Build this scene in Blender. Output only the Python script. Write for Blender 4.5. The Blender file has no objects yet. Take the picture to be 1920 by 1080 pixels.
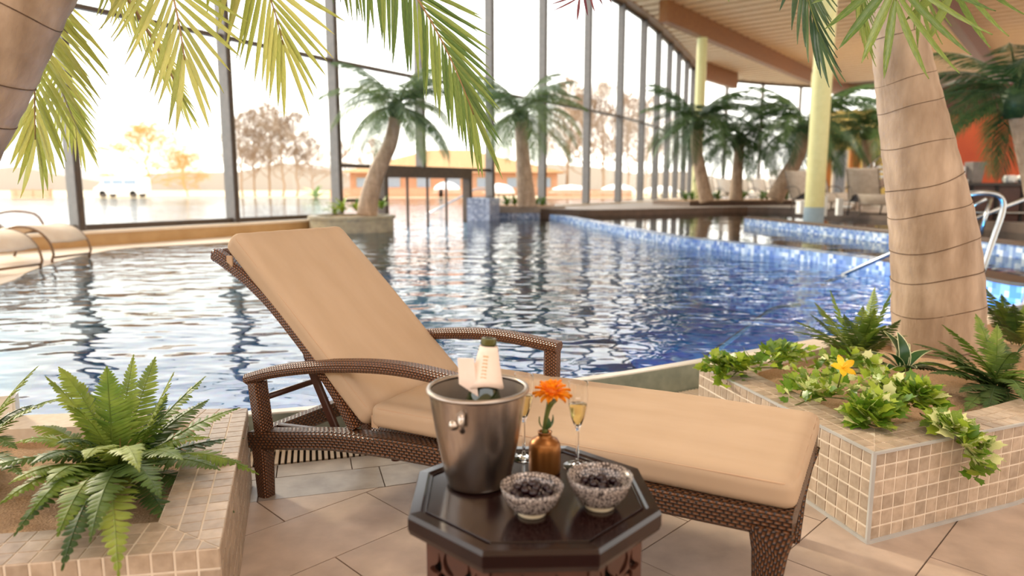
import bpy, bmesh, math, random
from mathutils import Vector, Matrix
random.seed(7)
R = math.radians
scene = bpy.context.scene
COL = scene.collection

# ------------------------------------------------------------------ camera
F_PX, CAM_H = 1300.0, 1.22
PITCH = math.atan(190 / F_PX)
SP, CP = math.sin(PITCH), math.cos(PITCH)
cam = bpy.data.cameras.new('camera')
cam.lens = 36 * F_PX / 1920
cam.sensor_width = 36
cam.clip_end = 600
cam.dof.use_dof = True
cam.dof.focus_distance = 2.45
cam.dof.aperture_fstop = 1.9
camo = bpy.data.objects.new('camera', cam)
COL.objects.link(camo)
camo.location = (0, 0, CAM_H)
camo.rotation_euler = (math.pi / 2 - PITCH, 0, 0)
scene.camera = camo

# ------------------------------------------------------------------ world, sun, fill lights, pool lamps, exposure
world = bpy.data.worlds.new('world')
scene.world = world
world.use_nodes = True
wn, wl = world.node_tree.nodes, world.node_tree.links
bg = wn['Background']
tc = wn.new('ShaderNodeTexCoord')
sx = wn.new('ShaderNodeSeparateXYZ')
wl.new(tc.outputs['Generated'], sx.inputs[0])
rp = wn.new('ShaderNodeValToRGB')
rp.color_ramp.elements[0].position = 0.0
rp.color_ramp.elements[0].color = (1.0, 0.94, 0.85, 1)
rp.color_ramp.elements[1].position = 0.5
rp.color_ramp.elements[1].color = (0.97, 0.97, 1.0, 1)
wl.new(sx.outputs['Z'], rp.inputs[0])
wl.new(rp.outputs[0], bg.inputs[0])
bg.inputs[1].default_value = 3.1

sun = bpy.data.lights.new('sun', 'SUN')
sun.energy = 3.2
sun.color = (1.0, 0.84, 0.62)
sun.angle = R(7)
suno = bpy.data.objects.new('sun', sun)
COL.objects.link(suno)
suno.rotation_euler = Vector((0.72, -0.60, -0.40)).to_track_quat('-Z', 'Y').to_euler()

def ceiling_fill(name, loc, size, power, col):  # added area light to brighten the hall, no fixture behind it
    l = bpy.data.lights.new(name, 'AREA')
    l.energy = power
    l.size = size
    l.color = col
    o = bpy.data.objects.new(name, l)
    COL.objects.link(o)
    o.location = loc
    return o
ceiling_fill('ceiling_fill', (3.0, -0.5, 9.0), 3.0, 220, (1.0, 0.93, 0.84))
ceiling_fill('ceiling_fill.001', (14, 22, 8.4), 5, 900, (1.0, 0.90, 0.76))
ceiling_fill('ceiling_fill.002', (22, 42, 8.3), 8, 1500, (1.0, 0.90, 0.76))

def pool_lamp(name, loc, power, col):
    l = bpy.data.lights.new(name, 'POINT')
    l.energy = power; l.color = col; l.shadow_soft_size = .12
    o = bpy.data.objects.new(name, l); COL.objects.link(o); o.location = loc
for _i, _p in enumerate(((.2, 3.83, -.45), (2.6, 5.2, -.45), (-2.5, 3.05, -.45), (-.9, 3.42, -.45), (3.9, 5.98, -.45))):
    pool_lamp('underwater_lamp' + ('.%03d' % _i if _i else ''), _p, 170, (.22, .62, .95))
vs = scene.view_settings
vs.view_transform = 'Standard'
vs.look = 'None'
vs.exposure = 0.08
vs.gamma = 1.0
vs.use_curve_mapping = False

# ------------------------------------------------------------------ helpers
def ray(u, v):
    x, y = (u - 960) / F_PX, (v - 540) / F_PX
    return Vector((x, CP - y * SP, -(SP + y * CP)))
def at(u, v, z=0.0):
    d = ray(u, v)
    return Vector((0, 0, CAM_H)) + d * ((z - CAM_H) / d.z)
def atY(u, v, Y):
    d = ray(u, v)
    return Vector((0, 0, CAM_H)) + d * (Y / d.y)

def rgb(h):
    h = h.lstrip('#')
    c = [int(h[i:i + 2], 16) / 255 for i in (0, 2, 4)]
    return tuple(x / 12.92 if x <= 0.04045 else ((x + 0.055) / 1.055) ** 2.4 for x in c) + (1,)

class MB:
    """collects geometry for one mesh"""
    def __init__(s):
        s.v, s.f, s.uv, s.m = [], [], {}, []
    def add(s, verts, faces, uvs=None):
        b = len(s.v)
        s.v += [tuple(p) for p in verts]
        for i, f in enumerate(faces):
            s.f.append(tuple(b + k for k in f))
            if uvs:
                s.uv[len(s.f) - 1] = uvs[i]
        return s
    def box(s, c, size, ax=None):
        c = Vector(c)
        ax = ax or (Vector((1, 0, 0)), Vector((0, 1, 0)), Vector((0, 0, 1)))
        vs = []
        for k in (-.5, .5):
            for j in (-.5, .5):
                for i in (-.5, .5):
                    vs.append(c + ax[0] * (i * size[0]) + ax[1] * (j * size[1]) + ax[2] * (k * size[2]))
        uvq = []
        fs = [(0, 2, 3, 1), (4, 5, 7, 6), (0, 1, 5, 4), (2, 6, 7, 3), (0, 4, 6, 2), (1, 3, 7, 5)]
        dims = [(1, 0), (0, 1), (0, 2), (2, 0), (2, 1), (1, 2)]
        for d in dims:
            a, b = size[d[0]], size[d[1]]
            uvq.append([(0, 0), (a, 0), (a, b), (0, b)])
        return s.add(vs, fs, uvq)
    def prism(s, poly, z0, z1):
        n = len(poly)
        vs = [(p[0], p[1], z0) for p in poly] + [(p[0], p[1], z1) for p in poly]
        fs = [tuple(range(n - 1, -1, -1)), tuple(range(n, 2 * n))]
        fs += [(i, (i + 1) % n, n + (i + 1) % n, n + i) for i in range(n)]
        return s.add(vs, fs)
    def lathe(s, prof, seg=32, c=(0, 0, 0), rot=0.0, squash=1.0, cap=(True, True)):
        vs, fs = [], []
        for r, z in prof:
            for k in range(seg):
                a = rot + 2 * math.pi * k / seg
                vs.append((c[0] + r * math.cos(a), c[1] + r * math.sin(a) * squash, c[2] + z))
        for i in range(len(prof) - 1):
            for k in range(seg):
                k2 = (k + 1) % seg
                fs.append((i * seg + k, i * seg + k2, (i + 1) * seg + k2, (i + 1) * seg + k))
        if prof[0][0] > 1e-6 and cap[0]:
            fs.append(tuple(range(seg - 1, -1, -1)))
        if prof[-1][0] > 1e-6 and cap[1]:
            b = (len(prof) - 1) * seg
            fs.append(tuple(range(b, b + seg)))
        return s.add(vs, fs)
    def tube(s, pts, r, seg=8, cap=True):
        pts = [Vector(p) for p in pts]
        n = len(pts)
        rs = r if isinstance(r, (list, tuple)) else [r] * n
        vs, fs, uvs = [], [], []
        t0 = (pts[1] - pts[0]).normalized()
        up = Vector((0, 0, 1)) if abs(t0.z) < .9 else Vector((1, 0, 0))
        a = t0.cross(up).normalized()
        L = 0
        Ls = []
        for i, p in enumerate(pts):
            t = (pts[min(i + 1, n - 1)] - pts[max(i - 1, 0)]).normalized()
            a = (a - t * a.dot(t)).normalized()
            b = t.cross(a)
            if i: L += (pts[i] - pts[i - 1]).length
            Ls.append(L)
            for k in range(seg):
                an = 2 * math.pi * k / seg
                vs.append(p + a * (rs[i] * math.cos(an)) + b * (rs[i] * math.sin(an)))
        for i in range(n - 1):
            for k in range(seg):
                k2 = (k + 1) % seg
                fs.append((i * seg + k, i * seg + k2, (i + 1) * seg + k2, (i + 1) * seg + k))
                w = 2 * math.pi * rs[i] / seg
                uvs.append([(Ls[i], k * w), (Ls[i], (k + 1) * w), (Ls[i + 1], (k + 1) * w), (Ls[i + 1], k * w)])
        if cap:
            fs.append(tuple(range(seg - 1, -1, -1)))
            fs.append(tuple(range((n - 1) * seg, n * seg)))
            uvs += [[(0, 0)] * seg, [(0, 0)] * seg]
        return s.add(vs, fs, uvs)
    def sweep(s, pts, lat, wid, hei, ch=0.012):
        """chamfered rectangular section along pts; lat = lateral axis"""
        pts = [Vector(p) for p in pts]
        lat = Vector(lat).normalized()
        n = len(pts)
        ws = wid if isinstance(wid, (list, tuple)) else [wid] * n
        hs = hei if isinstance(hei, (list, tuple)) else [hei] * n
        vs, fs, uvs = [], [], []
        L, Ls = 0, []
        for i, p in enumerate(pts):
            t = (pts[min(i + 1, n - 1)] - pts[max(i - 1, 0)]).normalized()
            nn = lat.cross(t).normalized()
            if i: L += (pts[i] - pts[i - 1]).length
            Ls.append(L)
            w, h = ws[i] / 2, hs[i] / 2
            c = min(ch, w * .8, h * .8)
            prof = [(-w + c, -h), (w - c, -h), (w, -h + c), (w, h - c), (w - c, h), (-w + c, h), (-w, h - c), (-w, -h + c)]
            for a, b in prof:
                vs.append(p + lat * a + nn * b)
        per = [0]
        for k in range(8):
            a, b = prof[k], prof[(k + 1) % 8]
            per.append(per[-1] + math.hypot(a[0] - b[0], a[1] - b[1]))
        for i in range(n - 1):
            for k in range(8):
                k2 = (k + 1) % 8
                fs.append((i * 8 + k, i * 8 + k2, (i + 1) * 8 + k2, (i + 1) * 8 + k))
                uvs.append([(Ls[i], per[k]), (Ls[i], per[k + 1]), (Ls[i + 1], per[k + 1]), (Ls[i + 1], per[k])])
        fs.append(tuple(range(7, -1, -1)))
        fs.append(tuple(range((n - 1) * 8, n * 8)))
        cap = [(q[0] + .1, q[1] + .1) for q in prof]
        uvs += [cap[::-1], cap]
        return s.add(vs, fs, uvs)
    def mesh(s, name, mat=None, smooth=False):
        me = bpy.data.meshes.new(name)
        me.from_pydata(s.v, [], s.f)
        if s.uv:
            ul = me.uv_layers.new(name='UVMap')
            for p in me.polygons:
                q = s.uv.get(p.index)
                if q:
                    for li, c in zip(p.loop_indices, q):
                        ul.data[li].uv = c
        if mat: me.materials.append(mat)
        if smooth:
            me.polygons.foreach_set('use_smooth', [True] * len(me.polygons))
        me.update()
        return me
    def build(s, name, mat=None, parent=None, smooth=False):
        return link(name, s.mesh(name, mat, smooth), parent)

def link(name, me, parent=None):
    o = bpy.data.objects.new(name, me)
    COL.objects.link(o)
    if parent is not None: o.parent = parent
    return o
def fix_normals(o, autosmooth=None):
    bm = bmesh.new(); bm.from_mesh(o.data)
    bmesh.ops.recalc_face_normals(bm, faces=bm.faces)
    bm.to_mesh(o.data); bm.free()
    if autosmooth:
        o.data.polygons.foreach_set('use_smooth', [True] * len(o.data.polygons))
        o.data.set_sharp_from_angle(angle=R(autosmooth))
    return o
def thing(name, label, cat, loc=(0, 0, 0), rz=0.0, group=None):
    o = bpy.data.objects.new(name, None)
    o.empty_display_size = .05
    COL.objects.link(o)
    o.location = loc
    o.rotation_euler = (0, 0, rz)
    return tag(o, label, cat, group)
def tag(o, label, cat, group=None, kind=None):
    if label: o['label'] = label
    if cat: o['category'] = cat
    if group: o['group'] = group
    if kind: o['kind'] = kind
    return o
def struct(o, label=None):
    o['kind'] = 'structure'
    if label: o['label'] = label
    return o
def bez(p0, p1, p2, n):
    out = []
    for i in range(n + 1):
        t = i / n
        out.append(p0 * (1 - t) ** 2 + p1 * (2 * t * (1 - t)) + p2 * t * t)
    return out
def interp(tab, x):
    for (a, b), (c, d) in zip(tab, tab[1:]):
        if x <= c:
            t = max(0, min(1, (x - a) / (c - a)))
            return b + (d - b) * t
    return tab[-1][1]
def crom(pts, n=6):
    """Catmull-Rom through points"""
    pts = [Vector(p) for p in pts]
    out = []
    for i in range(len(pts) - 1):
        p0, p1, p2, p3 = pts[max(i - 1, 0)], pts[i], pts[i + 1], pts[min(i + 2, len(pts) - 1)]
        for k in range(n):
            t = k / n
            out.append(0.5 * ((2 * p1) + (p2 - p0) * t + (2 * p0 - 5 * p1 + 4 * p2 - p3) * t * t + (3 * p1 - p0 - 3 * p2 + p3) * t ** 3))
    out.append(pts[-1])
    return out

# ------------------------------------------------------------------ materials
def nodes_of(name):
    m = bpy.data.materials.new(name)
    m.use_nodes = True
    return m, m.node_tree.nodes, m.node_tree.links, m.node_tree.nodes['Principled BSDF']
def bump(n, l, b, height, strength=.4, dist=.01):
    bp = n.new('ShaderNodeBump')
    bp.inputs['Strength'].default_value = strength
    bp.inputs['Distance'].default_value = dist
    l.new(height, bp.inputs['Height'])
    l.new(bp.outputs[0], b.inputs['Normal'])
    return bp
def plain(name, c1, c2=None, rough=.5, metal=0, scale=8, bs=0, bd=.01, detail=4, coord='Object', stretch=None, spec=.5, coat=0):
    m, n, l, b = nodes_of(name)
    b.inputs['Roughness'].default_value = rough
    b.inputs['Metallic'].default_value = metal
    b.inputs['Specular IOR Level'].default_value = spec
    b.inputs['Coat Weight'].default_value = coat
    t = n.new('ShaderNodeTexCoord')
    mp = n.new('ShaderNodeMapping')
    if stretch: mp.inputs['Scale'].default_value = stretch
    l.new(t.outputs[coord], mp.inputs[0])
    ns = n.new('ShaderNodeTexNoise')
    ns.inputs['Scale'].default_value = scale
    ns.inputs['Detail'].default_value = detail
    l.new(mp.outputs[0], ns.inputs[0])
    cr = n.new('ShaderNodeValToRGB')
    cr.color_ramp.elements[0].position = .3
    cr.color_ramp.elements[1].position = .7
    cr.color_ramp.elements[0].color = rgb(c1)
    cr.color_ramp.elements[1].color = rgb(c2 or c1)
    l.new(ns.outputs['Fac'], cr.inputs[0])
    l.new(cr.outputs[0], b.inputs['Base Color'])
    if bs: bump(n, l, b, ns.outputs['Fac'], bs, bd)
    return m
def math_node(n, l, op, a, b=None):
    x = n.new('ShaderNodeMath')
    x.operation = op
    for i, q in enumerate((a, b)):
        if q is None: continue
        if isinstance(q, (int, float)): x.inputs[i].default_value = q
        else: l.new(q, x.inputs[i])
    return x.outputs[0]
def vary_by_object(m, amount=.16):
    """brightness varies from piece to piece"""
    n, l = m.node_tree.nodes, m.node_tree.links
    b = n['Principled BSDF']
    src = b.inputs['Base Color'].links[0].from_socket
    oi = n.new('ShaderNodeObjectInfo')
    hs = n.new('ShaderNodeHueSaturation')
    l.new(math_node(n, l, 'MULTIPLY_ADD', oi.outputs['Random'], amount * 2), hs.inputs['Value'])
    hs.inputs['Value'].links[0].from_node.inputs[2].default_value = 1 - amount
    l.new(src, hs.inputs['Color'])
    l.new(hs.outputs[0], b.inputs['Base Color'])
    return m
def weave(name, dark, light, su=.011, sv=.0065, bd=.0035):
    m, n, l, b = nodes_of(name)
    uv = n.new('ShaderNodeUVMap')
    s = n.new('ShaderNodeSeparateXYZ')
    l.new(uv.outputs[0], s.inputs[0])
    v = math_node(n, l, 'DIVIDE', s.outputs['Y'], sv)
    row = math_node(n, l, 'FLOOR', v)
    u = math_node(n, l, 'ADD', math_node(n, l, 'DIVIDE', s.outputs['X'], su), math_node(n, l, 'MULTIPLY', row, .5))
    hu = math_node(n, l, 'ABSOLUTE', math_node(n, l, 'SINE', math_node(n, l, 'MULTIPLY', u, math.pi)))
    hv = math_node(n, l, 'ABSOLUTE', math_node(n, l, 'SINE', math_node(n, l, 'MULTIPLY', v, math.pi)))
    h = math_node(n, l, 'MULTIPLY', hu, math_node(n, l, 'POWER', hv, .6))
    cr = n.new('ShaderNodeValToRGB')
    cr.color_ramp.elements[0].position = .12
    cr.color_ramp.elements[1].position = .75
    cr.color_ramp.elements[0].color = rgb(dark)
    cr.color_ramp.elements[1].color = rgb(light)
    l.new(h, cr.inputs[0])  # ramp paints shaded gaps and highlighted strand tops into the colour
    l.new(cr.outputs[0], b.inputs['Base Color'])
    b.inputs['Roughness'].default_value = .30
    bump(n, l, b, h, .9, bd)
    return m
def leaf_mat(name, c1, c2, rough=.45, trans=.3, scale=14, var=.25, tcol=None):
    m, n, l, b = nodes_of(name)
    b.inputs['Roughness'].default_value = rough
    t = n.new('ShaderNodeTexCoord')
    ns = n.new('ShaderNodeTexNoise')
    ns.inputs['Scale'].default_value = scale
    l.new(t.outputs['Object'], ns.inputs[0])
    oi = n.new('ShaderNodeObjectInfo')
    ad = math_node(n, l, 'ADD', ns.outputs['Fac'], math_node(n, l, 'MULTIPLY', math_node(n, l, 'SUBTRACT', oi.outputs['Random'], .5), var * 2))
    cr = n.new('ShaderNodeValToRGB')
    cr.color_ramp.elements[0].position = .25
    cr.color_ramp.elements[1].position = .75
    cr.color_ramp.elements[0].color = rgb(c1)
    cr.color_ramp.elements[1].color = rgb(c2)
    l.new(ad, cr.inputs[0])
    l.new(cr.outputs[0], b.inputs['Base Color'])
    tr = n.new('ShaderNodeBsdfTranslucent')
    if tcol: tr.inputs[0].default_value = rgb(tcol)
    else: l.new(cr.outputs[0], tr.inputs[0])
    mx = n.new('ShaderNodeMixShader')
    mx.inputs[0].default_value = trans
    l.new(b.outputs[0], mx.inputs[1]); l.new(tr.outputs[0], mx.inputs[2])
    l.new(mx.outputs[0], n['Material Output'].inputs[0])
    return m
def water_mat(name, tint, s1, s2, strength, dist):
    m, n, l, b = nodes_of(name)
    n.remove(b)
    t = n.new('ShaderNodeTexCoord')
    mp = n.new('ShaderNodeMapping')
    mp.inputs['Rotation'].default_value = (0, 0, R(20))
    mp.inputs['Scale'].default_value = (.75, 1.25, 1)
    l.new(t.outputs['Object'], mp.inputs[0])
    a = n.new('ShaderNodeTexNoise'); a.inputs['Scale'].default_value = s1; a.inputs['Detail'].default_value = 1.5
    a.inputs['Distortion'].default_value = .6
    c = n.new('ShaderNodeTexNoise'); c.inputs['Scale'].default_value = s2; c.inputs['Detail'].default_value = 1
    l.new(mp.outputs[0], a.inputs[0]); l.new(mp.outputs[0], c.inputs[0])
    h = math_node(n, l, 'ADD', a.outputs['Fac'], math_node(n, l, 'MULTIPLY', c.outputs['Fac'], .34))
    bp = n.new('ShaderNodeBump')
    bp.inputs['Strength'].default_value = strength
    bp.inputs['Distance'].default_value = dist
    l.new(h, bp.inputs['Height'])
    fr = n.new('ShaderNodeFresnel'); fr.inputs[0].default_value = 1.75
    l.new(bp.outputs[0], fr.inputs['Normal'])
    gl = n.new('ShaderNodeBsdfGlossy'); gl.inputs['Roughness'].default_value = .02
    l.new(bp.outputs[0], gl.inputs['Normal'])
    tr = n.new('ShaderNodeBsdfTransparent'); tr.inputs[0].default_value = tint
    mx = n.new('ShaderNodeMixShader')
    l.new(fr.outputs[0], mx.inputs[0]); l.new(tr.outputs[0], mx.inputs[1]); l.new(gl.outputs[0], mx.inputs[2])
    l.new(mx.outputs[0], n['Material Output'].inputs[0])
    return m
def pane_mat(name, tint=(.97, .985, .98, 1), rough=0.0, ior=1.45, gain=1.0):
    m, n, l, b = nodes_of(name)
    n.remove(b)
    fr = n.new('ShaderNodeFresnel'); fr.inputs[0].default_value = ior
    ge = n.new('ShaderNodeNewGeometry')
    front = math_node(n, l, 'SUBTRACT', 1.0, ge.outputs['Backfacing'])
    fac = math_node(n, l, 'MULTIPLY', math_node(n, l, 'MULTIPLY', fr.outputs[0], front), gain)
    gl = n.new('ShaderNodeBsdfGlossy'); gl.inputs['Roughness'].default_value = rough
    tr = n.new('ShaderNodeBsdfTransparent'); tr.inputs[0].default_value = tint
    mx = n.new('ShaderNodeMixShader')
    l.new(fac, mx.inputs[0]); l.new(tr.outputs[0], mx.inputs[1]); l.new(gl.outputs[0], mx.inputs[2])
    l.new(mx.outputs[0], n['Material Output'].inputs[0])
    return m
def mosaic(name, cols, size, grout='#c9d2d8', rough=.25, mortar=.06, coord='Object'):
    """small far mosaic: grid of tiles with random colours"""
    m, n, l, b = nodes_of(name)
    t = n.new('ShaderNodeTexCoord')
    mp = n.new('ShaderNodeMapping')
    l.new(t.outputs[coord], mp.inputs[0])
    mp.inputs['Scale'].default_value = (1 / size,) * 3
    vf = n.new('ShaderNodeVectorMath'); vf.operation = 'FLOOR'
    l.new(mp.outputs[0], vf.inputs[0])
    wn_ = n.new('ShaderNodeTexWhiteNoise'); wn_.noise_dimensions = '3D'
    l.new(vf.outputs[0], wn_.inputs[0])
    cr = n.new('ShaderNodeValToRGB')
    cr.color_ramp.interpolation = 'CONSTANT'
    while len(cr.color_ramp.elements) < len(cols): cr.color_ramp.elements.new(.5)
    for i, c in enumerate(cols):
        cr.color_ramp.elements[i].position = i / len(cols)
        cr.color_ramp.elements[i].color = rgb(c)
    l.new(wn_.outputs['Value'], cr.inputs[0])
    l.new(cr.outputs[0], b.inputs['Base Color'])
    b.inputs['Roughness'].default_value = rough
    return m

M = {}
M['wicker'] = weave('wicker', '#140805', '#6d4528', .021, .0105, .006)
M['wicker_fine'] = weave('wicker_fine', '#180a06', '#80502f', .013, .0085, .005)
M['bar_metal'] = plain('brown_painted_metal', '#3a1d14', '#4a271b', .4)
M['cushion'] = plain('beige_cushion_cloth', '#b39a80', '#baa188', .85, 0, 5, .12, .012, 3, stretch=(.6, 2.2, 1), spec=.2)
M['piping'] = plain('beige_piping', '#b4957a', '#bb9d80', .85)
M['tablewood'] = plain('dark_polished_wood', '#160908', '#220f0e', .15, 0, 3, .03, .002, 6, stretch=(.5, 6, 1), coat=0, spec=.4)
M['fret'] = plain('carved_brown_wood', '#40241a', '#553225', .45, 0, 12)
M['blackwood'] = plain('near_black_wood', '#0c0605', '#120a08', .6)
M['steel'] = plain('brushed_steel', '#b7aba2', '#c7bcb2', .27, 1, 30, .05, .001, 2, stretch=(6, 6, .1))
M['steel_in'] = plain('satin_steel', '#a89b90', '#b2a69b', .35, 1)
M['lining'] = plain('dull_steel_lining', '#8f8479', '#9a8f84', .5, .55)
M['chrome'] = plain('polished_steel', '#a4a8ab', '#aeb2b5', .25, 1)
M['bronze'] = plain('bronze_glaze', '#7d4f24', '#8f5d2e', .36, .75, 4)
M['paper'] = plain('pale_pink_napkin', '#e6cfc0', '#ecd8ca', .8, 0, 20, .1, .003)
M['goldprint'] = plain('gold_print', '#cdb08a', '#c9a87c', .6)
M['bowl'] = None
M['berry'] = plain('dark_berry_skin', '#120508', '#2b0d16', .18, 0, 20)
M['seal'] = plain('olive_gold_foil', '#5f5a22', '#3c3a16', .3, .5)
M['tile'] = vary_by_object(plain('beige_mosaic_tile', '#a08d79', '#b9a693', .42, 0, 30, .5, .004, 5), .16)
M['grout'] = plain('pale_grout', '#d9cbb9', '#e3d6c5', .85, 0, 40, .2, .002)
M['trimmetal'] = plain('grey_edge_trim', '#a7a6a4', '#b5b4b1', .4)
M['floor_tile'] = vary_by_object(plain('stone_floor_tile', '#ab9889', '#c3ae9e', .5, 0, 9, .5, .006, 8), .07)
M['floor_wet'] = vary_by_object(plain('grey_slate_tile', '#94887d', '#b3a89d', .38, 0, 9, .6, .006, 8), .06)
M['floor_grout'] = plain('dark_floor_joint', '#5b4a40', '#6b594e', .9)
M['sand'] = plain('brown_sand', '#a08061', '#c8a480', .95, 0, 160, .9, .006, 3)
M['trunk'] = None
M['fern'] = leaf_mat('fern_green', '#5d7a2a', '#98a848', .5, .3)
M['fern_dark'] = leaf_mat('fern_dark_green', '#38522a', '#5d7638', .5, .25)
M['ivy'] = leaf_mat('ivy_green', '#5a8020', '#a3b83c', .35, .25, var=.5)
M['ivy_pale'] = leaf_mat('ivy_cream_edged', '#7f9a3c', '#dfe3a2', .4, .25, var=.5)
M['stem'] = plain('green_stem', '#4d5a24', '#6a6d30', .6)
M['drystem'] = plain('dry_stem', '#b28a55', '#c9a26b', .8)
M['palm_a'] = leaf_mat('palm_leaf_pale', '#8f9640', '#c6c06c', .35, .45)  # paler, yellower green with stronger translucency
M['palm_b'] = leaf_mat('palm_leaf_green', '#4c6a2a', '#8b9a48', .35, .3)
M['palm_c'] = leaf_mat('palm_leaf_blue_green', '#33503c', '#62794f', .3, .25)
M['palm_far'] = leaf_mat('palm_leaf_dark', '#2d4a2b', '#55703f', .45, .3)
M['palm_far_pale'] = leaf_mat('palm_leaf_sage', '#57704a', '#869a66', .45, .35)
M['palm_red'] = leaf_mat('palm_leaf_maroon', '#5a2433', '#7c4146', .4, .3)
M['rachis'] = plain('palm_rachis', '#8a6a44', '#a08054', .5)
M['rachis_g'] = plain('palm_rachis_green', '#5e6a34', '#77803f', .5)
M['petal_o'] = leaf_mat('orange_petal', '#f58c0c', '#ffb028', .5, .35, var=.3)
M['petal_y'] = leaf_mat('yellow_petal', '#f0b914', '#ffd83a', .5, .35, var=.2)
M['water'] = water_mat('pool_water', (.60, .84, .95, 1), 1.5, 5.0, .55, .085)
M['water_up'] = water_mat('upper_pool_water', (.45, .70, .85, 1), .9, 4.0, .35, .03)
M['water_out'] = water_mat('outdoor_pool_water', (.85, .95, 1, 1), 1.5, 5.0, .5, .06)
M['poolfloor'] = mosaic('pool_floor_mosaic', ['#2b86b8', '#3f9ac8', '#2f78c8', '#4aa8d0', '#2a78b8'], .1)
M['pool_out'] = plain('outdoor_pool_floor', '#cfe3ee', '#dceaf2', .7)
M['bluetile'] = mosaic('blue_white_mosaic', ['#6f8fc0', '#a9c2e2', '#8aa9d6', '#cfdff0', '#7d9bd2', '#5d7fc4'], .06)
M['greytile'] = mosaic('grey_blue_mosaic', ['#7c86a0', '#8f9ab2', '#a5aec2', '#6e7891'], .07)
M['greentile'] = plain('grey_green_rim_tile', '#6f776c', '#878d80', .25, 0, 12, .1)
M['rimtile'] = plain('pale_rim_tile', '#d4cec2', '#e6e0d6', .22, 0, 8)
M['grate'] = plain('cream_grate_plastic', '#e2d3c0', '#ecdfce', .5)
M['gratedark'] = plain('dark_gutter', '#2b241f', '#3a312b', .8)
M['deck_l'] = plain('sandy_stone_deck', '#d8bf9f', '#e2cbad', .45, 0, 3)
M['sill'] = plain('sandstone_sill', '#b8925f', '#c8a372', .55, 0, 3)
M['silltop'] = plain('pale_sill_top', '#e8d6bd', '#eeddc6', .4)
M['mullion'] = plain('grey_bronze_metal', '#6f6a66', '#7d7671', .4, .3)
M['transom'] = plain('dark_bronze_metal', '#4a3d33', '#574839', .45, .3)
M['pane'] = pane_mat('window_glass', gain=.35)
M['ceil'] = plain('dark_ceiling_gap', '#5d442e', '#6a4e36', .8)
M['slat'] = plain('pale_wood_slat', '#dcb98e', '#e6c69d', .6, 0, 4, stretch=(.3, 3, 1))
M['beam'] = plain('glulam_beam', '#7d4a18', '#8f5a22', .5, 0, 6, .05, .004, 4)
M['beamr'] = plain('reddish_beam', '#5f3220', '#6d3d28', .5, 0, 6)
M['soffit'] = plain('brown_soffit', '#8d6a4a', '#9b7856', .6)
M['column'] = plain('pale_yellow_column', '#d3cf92', '#dad69c', .45)
M['colblue'] = plain('grey_blue_paint', '#8fa6b4', '#9bb0bc', .5)
M['deckbrown'] = plain('dark_brown_deck', '#4d3a2c', '#5e4737', .5, 0, 4)
M['deckgrey'] = plain('warm_grey_deck', '#8d7f73', '#9c8e81', .6)
M['mesh'] = plain('beige_mesh_fabric', '#d9c3a8', '#e2cfb6', .7)
M['tube'] = plain('brown_tube_metal', '#6d5136', '#7d5f42', .35, .4)
M['tubed'] = plain('dark_tube_metal', '#4a4038', '#5a4e44', .35, .4)
M['loungegrey'] = plain('grey_beige_cloth', '#8f8478', '#a1968a', .8)
M['redwall'] = plain('orange_red_wall', '#b4471c', '#cc5a26', .6, 0, 1)
M['darkred'] = plain('dark_red_wall', '#4a1a12', '#5a2418', .6, 0, 1)
M['yellowwall'] = plain('yellow_wall', '#e8cf74', '#f0da86', .6)
M['orangewood'] = plain('orange_wood', '#c0742a', '#cd843a', .5)
M['bar'] = plain('mahogany_panel', '#3a1c16', '#4c271e', .4)
M['bartop'] = plain('black_bar_top', '#1a1210', '#251a17', .3)
M['white'] = plain('white_paint', '#e8e8e6', '#efefed', .5)
M['greybin'] = plain('grey_bin_plastic', '#6f6762', '#7d7570', .5)
M['bark'] = plain('hazed_bark', '#a58a70', '#b89c80', .9)  # bark lightened in its colour to stand in for haze
M['willow'] = plain('yellow_willow', '#d3ab5c', '#dfba70', .9)
M['ground'] = plain('dry_grass_bank', '#c9b18c', '#d6c19f', .95, 0, .3)
M['hill'] = plain('far_brown_hills', '#a89c90', '#b3a89c', 1)
M['roofbrown'] = plain('tan_shingle_roof', '#b98c5c', '#c99c6c', .8)
M['wallorange'] = plain('orange_wood_wall', '#bf8a68', '#cc9a78', .7)
M['cover'] = plain('white_cover_cloth', '#f2eee8', '#faf6f0', .7)
M['vanglass'] = plain('blue_grey_glass', '#8d9aa8', '#a0acb8', .2)
M['hedge'] = leaf_mat('hedge_green', '#3f5f22', '#6b8a36', .5, .2)
M['dracaena'] = leaf_mat('dark_green_leaf', '#1f4020', '#2d5428', .3, .15)
M['cream'] = leaf_mat('cream_leaf_edge', '#d9dca6', '#e6e8bc', .4, .2)

def trunk_material():
    m, n, l, b = nodes_of('ringed_palm_bark')
    b.inputs['Roughness'].default_value = .65
    t = n.new('ShaderNodeTexCoord')
    ns = n.new('ShaderNodeTexNoise'); ns.inputs['Scale'].default_value = 7; ns.inputs['Detail'].default_value = 6
    mp = n.new('ShaderNodeMapping'); mp.inputs['Scale'].default_value = (1.6, 1.6, .5)
    l.new(t.outputs['Object'], mp.inputs[0]); l.new(mp.outputs[0], ns.inputs[0])
    cr = n.new('ShaderNodeValToRGB')
    cr.color_ramp.elements[0].position = .3; cr.color_ramp.elements[1].position = .72
    cr.color_ramp.elements[0].color = rgb('#8a7159'); cr.color_ramp.elements[1].color = rgb('#b9a088')
    l.new(ns.outputs['Fac'], cr.inputs[0]); l.new(cr.outputs[0], b.inputs['Base Color'])
    n2 = n.new('ShaderNodeTexNoise'); n2.inputs['Scale'].default_value = 40; n2.inputs['Detail'].default_value = 4
    l.new(mp.outputs[0], n2.inputs[0])
    bump(n, l, b, n2.outputs['Fac'], .35, .01)
    return m
M['trunk'] = trunk_material()
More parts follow.
